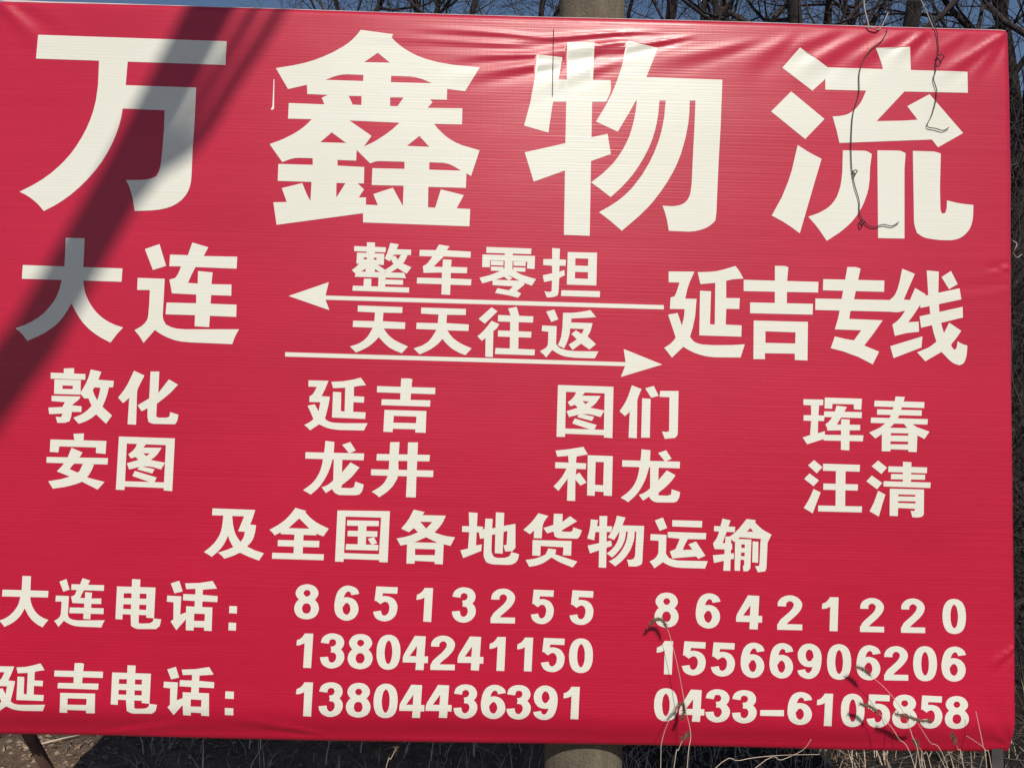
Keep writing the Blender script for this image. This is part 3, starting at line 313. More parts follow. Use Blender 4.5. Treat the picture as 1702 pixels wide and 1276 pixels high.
    ('phone_number', '+1w510l1vo10g1v91081uy0zw1ur0zj1uo0z51ur0yr1uz0ye1v90y31vm0xv1w30xo1wm0xm1x50xo1xl0xv1xy0y31y80ye1yg0yr1yj0z51yg0zj1y90zw1xy1081xj10g1x210l1wm10n;-1wh0zo1wc0zn1w90zl1w50zh1w10za1w00z51w10z01w50yu1w90yq1we0yn1wj0yl1wm0yk1wo0yl1wu0yn1wy0yq1x20yu1x60z01x70z51x60za1x20zh1wz0zl1wv0zn1wq0zo1wm0zo;+1w20yd1vj0y71v20xw1us0xi1ul0x21uj0wm1ul0w61us0vq1v20vc1vj0v11w20uv1wm0ut1x60uv1xp0v11y50vc1yg0vq1ym0w61yp0wm1ym0x21yg0xi1y50xw1xp0y71x60yd1wm0yg;-1wg0xg1w90xe1w40xb1w00x51vw0wv1vu0wm1vw0wd1w00w31w40vx1w90vu1wg0vs1wm0vr1wr0vs1wy0vu1x30vx1x70w31xb0wd1xd0wm1xb0wv1x70x51x30xb1wy0xe1wr0xg1wm0xh|+25d0z725a0zf2570zp24y10123w0zf23x0zd23z0z72420yz;+24y10124k10a24310g23k10k23h0zl23l0zk23s0zi23w0zf;+23k10k23110i22l10c2291032390zh23e0zk23h0zl;+22910321z0zu21r0zi21l0z522w0yw2300z62350zc2390zh;+21l0z521g0yp21d0y721a0xq22m0xn22p0y322s0yj22w0yw;+21a0xq2190xa21a0wv21b0wh22n0wm22m0wx22m0xa22m0xn;+21b0wh21f0w421k0vq21t0ve22x0vx22t0w322q0wb22n0wm;+21t0ve2270v322n0uv2360uq23d0vo23a0vp2330vt22x0vx;+2360uq23q0ur2470ux24m0v523l0vs23h0vq23e0vp23d0vo;+24m0v524x0vh2550vu25a0w723y0wd23v0w523q0vx23l0vs;+25a0w725c0wm25a0x02570xd23w0x423y0ww23z0wm23y0wd;+2570xd2510xp24t0y024i0ya23k0xl23o0xi23t0xc23w0x4;+24i0ya2430yh23o0yl2380ym23b0xo23e0xn23i0xn23k0xl;+2380ym22t0yk22e0yf2220y72330xk2360xm2390xn23b0xo;+2220y721s0xx21m0xn21g0xe22o0wz22u0x822z0xg2330xk|+27z0y42930y129c0ze2br0zc2bt10f28710i;+28z0xk2970xq29f0xv29k0xy28v0ys28j0yl2890yf2810y9;+29k0xy29n0xz29q0xz29t0xz2a10yx29m0yy2980yw28v0ys;+29t0xz29y0xy2a30xx2a60xv2b70yh2at0yp2af0yu2a10yx;+2a60xv2aa0xq2ae0xj2ah0xb2bt0xi2bo0xu2bh0y62b70yh;+2ah0xb2ai0x32ai0wv2ah0wm2bt0wh2bu0wt2bv0x52bt0xi;+2ah0wm2af0wd2ac0w52a80w02be0vi2bm0vu2bq0w62bt0wh;+2a80w02a30vv29x0vr29t0vp2aa0ut2aq0uz2b30v82be0vi;+29t0vp29r0vp29m0vp29i0vq28x0uw29b0us29r0uq2aa0ut;+29i0vq29f0vr29d0vt29b0vw2830vh28a0v928k0v128x0uw;+29b0vw2980w12960w92930wi27s0wa27v0w127y0vs2830vh|+2g51022fz0zu2ft0zo2fo0zk2fk0zh2fe0zd2f30z92f00ye2fe0yg2fm0yh2fs0yj2fz0ym2gd0yt2g90ut2hl0ur2hr10e2gc10e|+2me0yv2mg0z42mi0zd2mk0zh2lc0zw2l70zl2l40za2l20z1;+2mk0zh2ml0zj2mo0zk2ms0zm2m510h2lv10c2ll1052lc0zw;+2ms0zm2mv0zn2mx0zo2n00zn2n510m2ms10m2mf10k2m510h;+2n00zn2n60zn2nb0zl2ne0zk2oc1092nx10h2ni10k2n510m;+2ne0zk2nh0zh2nk0zc2nm0z62oy0za2ou0zn2on0zy2oc109;+2nm0z62nm0z12nk0yu2ni0yp2oq0ya2ov0ym2oy0yy2oy0za;+2ni0yp2nf0ym2nb0yj2n70yh2nv0xm2o70xt2oh0y12oq0ya;+2n70yh2n40yg2my0yf2mq0ye2my0xg2n70xh2ni0xi2nv0xm;+2ms0xg2n30xf2nb0xe2nd0xe2o40y72nm0yc2n80yd2mx0ye;+2nd0xe2ng0xb2nk0x62no0x02oy0xa2or0xm2oi0xx2o40y7;+2no0x02np0wu2nq0wm2no0we2p00w82p20wk2p10wx2oy0xa;+2no0we2nl0w72nh0vz2nd0vv2od0v82on0vj2ov0vv2p00w8;+2nd0vv2n80vs2n20vq2mz0vp2n20uq2nk0ut2nz0uz2od0v8;+2mz0vp2my0vp2mt0vr2mp0vt2lu0v32m60uw2ml0us2n20uq;+2mp0vt2mm0vv2mk0vy2mh0w22l80vs2ld0vj2lk0va2lu0v3;+2mh0w22mg0w82me0wg2md0wp2l10wk2l20wc2l40w22l80vs|+2sz0yo2t00yv2t00z22t10z62rq0zg2rn0z52rm0yw2rm0yo;+2t10z62t30za2t80ze2tc0zh2sg1082s51002rw0zr2rq0zg;+2tc0zh2tf0zj2tj0zk2tm0zk2tl10j2t710h2st10e2sg108;+2tm0zk2tq0zk2tu0zj2ty0zi2uu1072ug10e2u010i2tl10j;+2ty0zi2u20ze2u70z82ua0z32vm0za2vg0zn2v60zy2uu107;+2ua0z32ua0yy2u80yq2u50yi2vf0y62vk0yj2vn0yw2vm0za;+2u50yi2u00ya2tt0y12tk0xs2up0x92uz0xj2v80xv2vf0y6;+2tk0xs2ta0xj2sz0x92so0wz2tr0we2u20wn2ue0wy2up0x9;+2so0wz2sf0wr2s60wj2ry0w92t70vu2tb0w02ti0w62tr0we;+2ry0w92rs0vx2ro0vm2rk0vc2sw0v42t00ve2t30vn2t70vu;+2rl0ur2vp0ur2vp0vq2rl0vq|+2yk0y22zl0y02zu0zd3240zb32610d2yr10g;+2zh0xj2zp0xp2zw0xu3010xx2ze0yq2z20yk2yt0ye2yl0y8;+3010xx3040xy3070xy30a0xy30h0yw3040yw2zq0yu2ze0yq;+30a0xy30e0xx30j0xw30m0xu31m0yg3190yo30v0yt30h0yw;+30m0xu30q0xp30u0xi30x0xa3260xh3220xt31v0y531m0yg;+30x0xa30y0x330y0wu30w0wl3260wh3280ws3280x43260xh;+30w0wl30u0wc30s0w530o0vz31s0vi31z0vu3240w53260wh;+30o0vz30j0vu30d0vq30a0vo30q0us3150uz31i0v831s0vi;+30a0vo3080vo3040vp2zz0vq2zf0uv2zt0us3080uq30q0us;+2zz0vq2zx0vr2zv0vt2zt0vv2yn0vh2yu0v82z40v12zf0uv;+2zt0vv2zq0w02zo0w82zl0wh2yc0wa2yf0w12yi0vr2yn0vh|+3540y23670y036g0zd38u0za38w10d35c10h;+3630xj36b0xp36j0xu36o0xw35z0yq35o0yk35e0yd3560y7;+36o0xw36r0xx36u0xy36x0xy3750yv36r0yw36d0yu35z0yq;+36x0xy3720xx3770xv37a0xt38b0yf37x0yo37j0yt3750yv;+37a0xt37e0xp37i0xh37l0xa38w0xg38r0xs38l0y438b0yf;+37l0xa37m0x237m0wt37k0wk38w0wg38y0wr38y0x438w0xg;+37k0wk37i0wc37g0w437c0vy38i0vh38p0vt38u0w438w0wg;+37c0vy3770vt3710vp36x0vn37e0ur37u0uy3870v738i0vh;+36x0vn36v0vn36r0vo36m0vp3610uu36f0ur36v0up37e0ur;+36m0vp36k0vq36h0vs36f0vu3570vg35f0v735p0v03610uu;+36f0vu36d0vz36a0w73680wg34x0w934z0w03520vq3570vg'),
    ('phone_number', '+1wa0s61w40ry1vy0rr1vt0rn1vp0rk1vj0rh1v70rc1v50qh1vj0qi1vr0qk1vw0qm1w40qp1wi0qw1we0mu1xq0mt1xw0sh1wh0sh|+20j0qv20l0r420n0rc20p0rh1zh0rv1zc0rk1z90ra1z70r1;+20p0rh20r0ri20t0rk20x0rl20a0sf2000sb1zq0s41zh0rv;+20x0rl2110rm2120rn2150rn21a0sl20x0sl20k0sj20a0sf;+2150rn21b0rm21h0rl21j0rk22i0s82230sf21n0sj21a0sl;+21j0rk21m0rh21q0rb21s0r62340ra2300rm22t0rx22i0s8;+21s0r621s0r021q0qu21o0qp22w0qb2310qm2340qy2340ra;+21o0qp21l0qm21h0qj21d0qh2210pn22d0pt22n0q122w0qb;+21d0qh21a0qg2140qf20v0qe2140ph21d0pi21o0pj2210pn;+20x0pg2180pf21g0pf21i0pf22a0q721s0qc21d0qd2120qe;+21i0pf21l0pc21q0p721t0p12340pb22x0pn22o0px22a0q7;+21t0p121v0ov21v0on21u0og2360o92380om2370oy2340pb;+21u0og21r0o821n0o121i0nw22j0na22t0nl2310nx2360o9;+21i0nw21e0nu2180ns2150nr2180mt21q0mw2250n222j0na;+2150nr2130nr20z0nt20v0nv1zz0n520b0mz20q0mu2180mt;+20v0nv20s0nx20p0o020n0o41zd0nu1zi0nl1zp0nc1zz0n5;+20n0o420l0oa20k0oh20i0oq1z60om1z70od1z90o41zd0nu|+25e0sj24x0se24i0s62480ru2400rh23x0r32400qp2480qc24i0q124w0pt25c0pm25v0pk26e0pm26u0pt2780q127i0qc27q0qp27t0r327q0rh27j0ru2780s626t0se26c0sj25v0sk;-25q0rm25l0rk25i0rj25e0re25b0r82590r325b0qy25e0qs25i0qo25n0ql25s0qj25v0qi25y0qj2630ql2680qo26c0qs26g0qy26h0r326g0r826c0re2680rj2650rk2600rm25v0rm;+25b0qb24s0q524b0pu2410pg23u0p123s0ok23u0o42410np24b0nb24s0n025b0mu25v0mr26f0mu26y0n027f0nb27q0np27w0o427z0ok27w0p127q0pg27f0pu26y0q526f0qb25v0qe;-25p0pf25i0pc25e0p92590p32550ou2540ok2550ob2590o225e0nw25i0nt25p0nq25v0nq2610nq2680nt26d0nw26h0o226l0ob26n0ok26l0ou26h0p326d0p92680pc2610pf25v0pf|+2a30sh29o0sb29b0s22920rr28w0rf28r0r128n0qm28l0q428l0pm28l0p528n0on28r0o728w0nu2920ni29c0n729p0my2a40mt2al0mr2b10mt2bg0my2bt0n72c30ni2c90nu2ce0o72ci0on2ck0p52cl0pm2ck0q42ci0qm2ce0r12c90rf2c30rr2bu0s22bh0sb2b20sh2al0sj;-2ak0rl2ai0rk2af0rh2ab0rd2a60r52a30qv2a00qi29y0q229x0pm29y0p72a00or2a30oe2a60o42ab0nw2ae0ns2ah0nq2aj0np2al0np2am0np2ao0nq2ar0ns2av0nw2az0o42b20oe2b50or2b70p72b80pm2b70q22b50qi2b20qv2az0r52av0rd2ar0rh2an0rk2al0rl|+2d80pg2d40p52d10ox2d00ol2d00o02f90o02f60mt2gj0ms2gl0ny2h80ny2h80p22gm0p22gr0sd2ex0sf;-2e40p22f90p22fc0qs|+2j20qp2j20qx2j20r32j30r72hs0rh2hp0r62hp0qx2hp0qp;+2j30r72j60rb2ja0rf2je0ri2ii0s82i80s12hz0rs2hs0rh;+2je0ri2ji0rk2jl0rl2jo0rl2jo0sj2j90si2iv0se2ii0s8;+2jo0rl2jt0rl2jx0rk2k00rj2kw0s82ki0sf2k30si2jo0sj;+2k00rj2k40rf2k90r92kc0r42lo0rb2li0ro2l80rz2kw0s8;+2kc0r42kc0qz2ka0qs2k70qk2lh0q82lm0qk2lp0qx2lo0rb;+2k70qk2k20qc2jv0q32jn0pu2kr0pa2l10pl2la0pw2lh0q8;+2jn0pu2jd0pk2j10pa2ir0p12jt0og2k40op2kg0oz2kr0pa;+2ir0p12ii0ot2i90ol2i00ob2j90nw2je0o22jk0o82jt0og;+2i00ob2hu0nz2hr0no2hn0ne2iz0n62j20ng2j50np2j90nw;+2ho0mu2lr0mu2lr0ns2ho0ns|+2mf0pi2mb0p82m90oz2m70oo2m70o32oi0o32og0mw2pt0mu2pw0o02qj0o02qj0p42px0p42q20sf2o60sh;-2nd0p42oi0p42ol0qu|+2sn0s52sh0rx2sb0rr2s60rm2s20rj2rw0rg2rk0rc2ri0qh2rw0qi2s40qk2s90ql2sg0qo2sv0qw2sr0mv2u30mu2u80sh2st0sh|+2xa0s52x40rx2wy0rq2wt0rm2wp0rj2wj0rg2w80rb2w60qh2wk0qi2wr0qj2wx0ql2x40qo2xh0qv2xe0mv2yo0mu2yu0sg2xg0sg|+30f0q331i0q131r0rd3440rb3460sd30n0sg;+31e0pk31m0pq31t0pv31y0px31a0qq30z0qk30p0qe30h0q8;+31y0px3220py3240pz3270pz32f0qw3210qw31n0qu31a0qq;+3270pz32c0py32h0pw32k0pu33l0qg3370qo32t0qt32f0qw;+32k0pu32o0pq32s0pj32v0pb3460ph3410pt33u0q533l0qg;+32v0pb32w0p432w0ov32v0om3460oi3470ot3480p53460ph;+32v0om32t0oe32q0o632m0o133s0nk33z0nv3430o73460oi;+32m0o132h0nw32b0ns3270nq32o0mu3340n133h0n933s0nk;+3270nq3260nq3210nq31x0nr31c0mx31q0mu3260ms32o0mu;+31x0nr31u0nt31s0nu31q0nx30j0nj30q0na3100n331c0mx;+31q0nx31n0o231l0o931i0oi3080ob30b0o230e0nt30j0nj|+36h0sf3620s935q0s035g0rp35a0rd3550r03510qk34z0q234y0pl34z0p33510om3550o635a0ns35g0ng35q0n53630mx36j0mr36z0mq37f0mr37v0mx3880n538h0ng38o0ns38t0o638x0om38z0p338z0pl38z0q238x0qk38t0r038o0rd38h0rp3880s037w0s937g0sf36z0sh;-36z0rj36w0ri36t0rg36p0rb36l0r336h0qt36e0qg36c0q036c0pl36c0p536e0oq36h0oc36l0o236p0nv36t0nq36v0no36x0no36z0no3700no3730no3750nq3790nv37d0o237h0oc37k0oq37m0p537m0pl37m0q037k0qg37h0qt37d0r33790rb3750rg3720ri'),
    ('phone_number', '+1wj0k51wd0jx1w70jq1w20jm1vx0jj1vr0jg1vg0jb1vd0ih1vr0ii1vz0ij1w50il1wc0io1wq0iv1wn0ev1xz0et1y50kg1wp0kg|+20k0iu20m0j320o0jb20q0jf1zi0ju1zd0jj1za0j91z80j0;+20q0jf20s0jh20u0jj20y0jk20b0ke2010ka1zr0k31zi0ju;+20y0jk2110jl2130jm2160jm21b0kj20y0kj20l0kh20b0ke;+2160jm21c0jl21i0jk21k0jj22i0k72230ke21o0ki21b0kj;+21k0jj21n0jg21q0ja21s0j52340j92300jl22t0jw22i0k7;+21s0j521s0iz21r0it21o0io22x0ia2320il2350ix2340j9;+21o0io21m0il21h0ii21e0ig2220hm22e0hs22o0i022x0ia;+21e0ig21b0if2150ie20w0id2150hg21d0hh21o0hj2220hm;+20y0hg2190hf21h0he21j0he22a0i621t0ib21e0id2130id;+21j0he21m0hc21r0h621u0h12350ha22y0hm22o0hx22a0i6;+21u0h121w0gu21w0gn21v0gf2360g92380gl2380gy2350ha;+21v0gf21s0g821n0g121j0fw22k0fa22u0fl2310fx2360g9;+21j0fw21e0ft2190fr2160fr2190et21q0ew2260f222k0fa;+2160fr2140fr2100fs20v0fv2000f520c0ez20r0eu2190et;+20v0fv20t0fx20q0g020o0g41zd0fu1zj0fl1zq0fc2000f5;+20o0g420m0g920k0gh20j0gq1z70gl1z80gd1za0g31zd0fu|+25c0kh24w0kd24h0k42470jt2400jg23x0j22400in2470ib24h0i024u0hs25a0hm25t0hj26c0hm26s0hs2750i027f0ib27m0in27p0j227m0jg27f0jt2750k426q0kd26a0kh25t0kj;-25o0jk25j0jj25g0jh25d0jd2590j72580j22590ix25c0ir25g0in25l0ik25q0ii25t0ih25w0ii2610ik2660in26a0ir26d0ix26e0j226d0j72690jd2660jh2630jj25y0jk25t0jl;+2590ia24r0i424a0ht2400hf23t0h023r0gk23t0g42400fo24a0fa24r0f02590eu25t0er26d0eu26v0f027c0fa27m0fo27t0g427v0gk27t0h027m0hf27c0ht26v0i426d0ia25t0id;-25n0he25g0hc25c0h92570h32540gt2520gk2540gb2570g125c0fv25g0fs25n0fq25t0fp25z0fq2660fs26a0fv26f0g126i0gb26k0gk26i0gt26f0h326a0h92660hc25z0he25t0hf|+29v0kf29g0k92940k028u0jq28o0je28j0j028f0ik28d0i328c0hl28d0h428f0gn28j0g728o0ft28u0fh2940f629h0ey29x0es2ad0er2at0es2b90ey2bm0f62bv0fh2c20ft2c70g72ca0gn2cc0h42cd0hl2cc0i32ca0ik2c70j02c20je2bv0jq2bm0k02ba0k92au0kf2ad0kh;-2ac0jj2aa0ji2a70jg2a30jb29y0j429v0iu29s0ig29q0i129p0hl29q0h629s0gq29v0gd29z0g32a30fw2a60fr2a90fp2ab0fp2ad0fp2ae0fp2ah0fp2aj0fr2an0fw2ar0g32av0gd2ay0gq2b00h62b00hl2b00i12ay0ig2av0iu2ar0j42an0jb2aj0jg2ag0ji2ad0jj|+2cw0hg2cr0h52cp0gx2co0gm2co0g12ew0g12et0ev2g50eu2g70fz2gu0fz2gu0h22g90h22gd0kb2ek0kd;-2ds0h22ew0h22ez0ir|+2hb0hi2h60h72h40gz2h20go2h20g32jd0g32ja0ex2ko0ew2kq0g12le0g12le0h42kr0h42kw0kc2j10ke;-2i80h42jd0h42jg0it|+2n20iu2n40j32n60jb2n80jf2m00ju2lw0jj2lt0j92lr0j0;+2n80jf2na0jh2nc0jj2ng0jk2mt0ke2mj0k92m90k32m00ju;+2ng0jk2nj0jl2nl0jm2no0jm2nt0kj2ng0kj2n30kh2mt0ke;+2no0jm2nu0jl2nz0jk2o20jj2p00k62ol0ke2o60kh2nt0kj;+2o20jj2o40jg2o80ja2oa0j52pl0j92ph0jl2pa0jw2p00k6;+2oa0j52oa0iz2o80it2o60io2pe0ia2pj0il2pm0ix2pl0j9;+2o60io2o30il2nz0ii2nv0ig2oj0hn2ov0ht2p50i02pe0ia;+2nv0ig2ns0if2nm0ie2ne0id2nm0hg2nv0hh2o60hj2oj0hn;+2ng0hg2nr0hf2ny0hf2o10he2os0i62oa0ib2nw0id2nl0ie;+2o10he2o40hc2o80h72oc0h12pm0hb2pf0hm2p50hx2os0i6;+2oc0h12od0gv2oe0gn2oc0gg2pn0g92pp0gm2pp0gy2pm0hb;+2oc0gg2o90g82o50g12o00fx2p10fb2pb0fl2pi0fx2pn0g9;+2o00fx2nw0fu2nr0fs2nn0fr2nq0et2o80ew2on0f22p10fb;+2nn0fr2nm0fr2nh0ft2nd0fv2mi0f52mu0ez2n90ev2nq0et;+2nd0fv2nb0fx2n80g02n60g42lw0fu2m10fl2m80fd2mi0f5;+2n60g42n40ga2n20gh2n10gq2lp0gm2lr0gd2lt0g42lw0fu|+2ug0j82ud0jg2ua0jq2u10k12sz0jg2t00je2t20j82t40j0;+2u10k12tm0ka2t60kh2sn0kk2sj0jm2sn0jl2su0jj2sz0jg;+2sn0kk2s30ki2rn0kc2ra0k42sb0ji2sg0jl2sj0jm;+2ra0k42r00ju2qt0jj2qm0j62ry0iy2s20j72s70jd2sb0ji;+2qm0j62qh0iq2qe0i92qb0hs2ro0hp2rq0i52ru0ik2ry0iy;+2qb0hs2qa0hd2qb0gy2qd0gk2rp0go2ro0h02rn0hc2ro0hp;+2qd0gk2qg0g72ql0fu2qv0fh2rz0g02rv0g62rs0ge2rp0go;+2qv0fh2r80f72rp0ez2s80eu2sf0fr2sc0ft2s50fw2rz0g0;+2s80eu2ss0ev2ta0f02to0f92sn0fv2sk0ft2sg0fs2sf0fr;+2to0f92tz0fk2u80fx2ud0ga2t00gg2sx0g82ss0g02sn0fv;+2ud0ga2uf0go2ud0h22ua0hf2sz0h72t10gy2t20gp2t00gg;+2ua0hf2u40hr2tw0i22tl0ic2sn0hn2sq0hk2sv0he2sz0h7;+2tl0ic2t60ij2sq0in2sa0in2sd0hq2sg0hp2sk0hp2sn0hn;+2sa0in2ru0il2rg0ig2r30i82s50hm2s80ho2sb0hp2sd0hq;+2r30i82qu0hy2qn0hp2qh0hg2rp0h12rv0ha2s10hi2s50hm|+2vz0iv2w20j42w40jc2w50jg2ux0jv2us0jk2uq0ja2un0j1;+2w50jg2w70ji2wa0jk2we0jl2vq0kf2vg0kb2v60k42ux0jv;+2we0jl2wh0jm2wj0jn2wm0jn2wq0kk2wd0kk2w10ki2vq0kf;+2wm0jn2wr0jm2wx0jl2x00jk2xy0k82xj0kf2x40kj2wq0kk;+2x00jk2x30jh2x60jb2x80j62yk0ja2yg0jm2y90jx2xy0k8;+2x80j62x80j02x60iu2x40ip2yc0ib2yi0im2yl0iy2yk0ja;+2x40ip2x10im2wx0ij2wt0ih2xi0hn2xt0ht2y40i12yc0ib;+2wt0ih2wq0ig2wk0if2wc0ie2wk0hh2wt0hi2x40hj2xi0hn;+2wd0hh2wp0hg2ww0hf2wz0hf2xq0i72x80ic2wu0id2wi0ie;+2wz0hf2x20hc2x70h72xa0h12yl0hb2ye0hn2y40hx2xq0i7;+2xa0h12xc0gv2xc0go2xb0gg2ym0g92yo0gm2yo0gz2yl0hb;+2xb0gg2x80g92x30g22wz0fx2xz0fb2ya0fl2yh0fx2ym0g9;+2wz0fx2wu0fu2wo0fs2wl0fr2wo0et2x60ew2xm0f22xz0fb;+2wl0fr2wk0fs2wf0ft2wb0fv2vf0f52vr0ez2w60ev2wo0et;+2wb0fv2w80fx2w60g02w30g42ut0fu2uy0fl2v50fd2vf0f5;+2w30g42w10ga2w00gi2vy0gq2um0gm2un0gd2up0g42ut0fu|+2z40g52z60fx2za0fn2zj0fc30k0fx30j0fz30h0g530e0gd;+2zj0fc2zx0f330d0ew30w0et30z0fr30v0fs30o0fu30k0fx;+30w0et31f0ev31v0f13270f93170fv3120fs30z0fr;+3270f932h0fi32o0fu32u0g731k0gg31g0g631b0g03170fv;+32u0g732z0gn3330h53350hl31t0ho31r0h931o0gt31k0gg;+3350hl3360i13360ig3340iu31s0ip31u0ie31u0i131t0ho;+3340iu3310j732v0jk32m0jx31j0je31m0j831q0j031s0ip;+32m0jx3290k731t0kf31a0kk3130jm3160jl31d0ji31j0je;+31a0kk30q0kj3090ke2zv0k530v0jj30z0jl3120jm3130jm;+2zv0k52zk0ju2zc0jh2z70j430i0iy30l0j630q0je30v0jj;+2z70j42z50ip2z60ic2z90hy30k0i730i0if30h0ip30i0iy;+2z90hy2zf0hm2zn0hb2zy0h130w0hq30s0ht30n0i030k0i7;+2zy0h130d0gu30t0gr3180gq3150ho3120ho30y0hp30w0hq;+3180gq31n0gs3210gx32e0h531d0hr31a0hp3170ho3150ho;+32e0h532n0hf32u0hp3300hy31s0ic31m0i331h0hv31d0hr|+35a0k43540jw34y0jq34t0jm34p0jj34j0jg3470jc3450ii34j0ik34r0il34w0in3530ip35i0iw35e0f236q0f136v0kf35g0kf'),
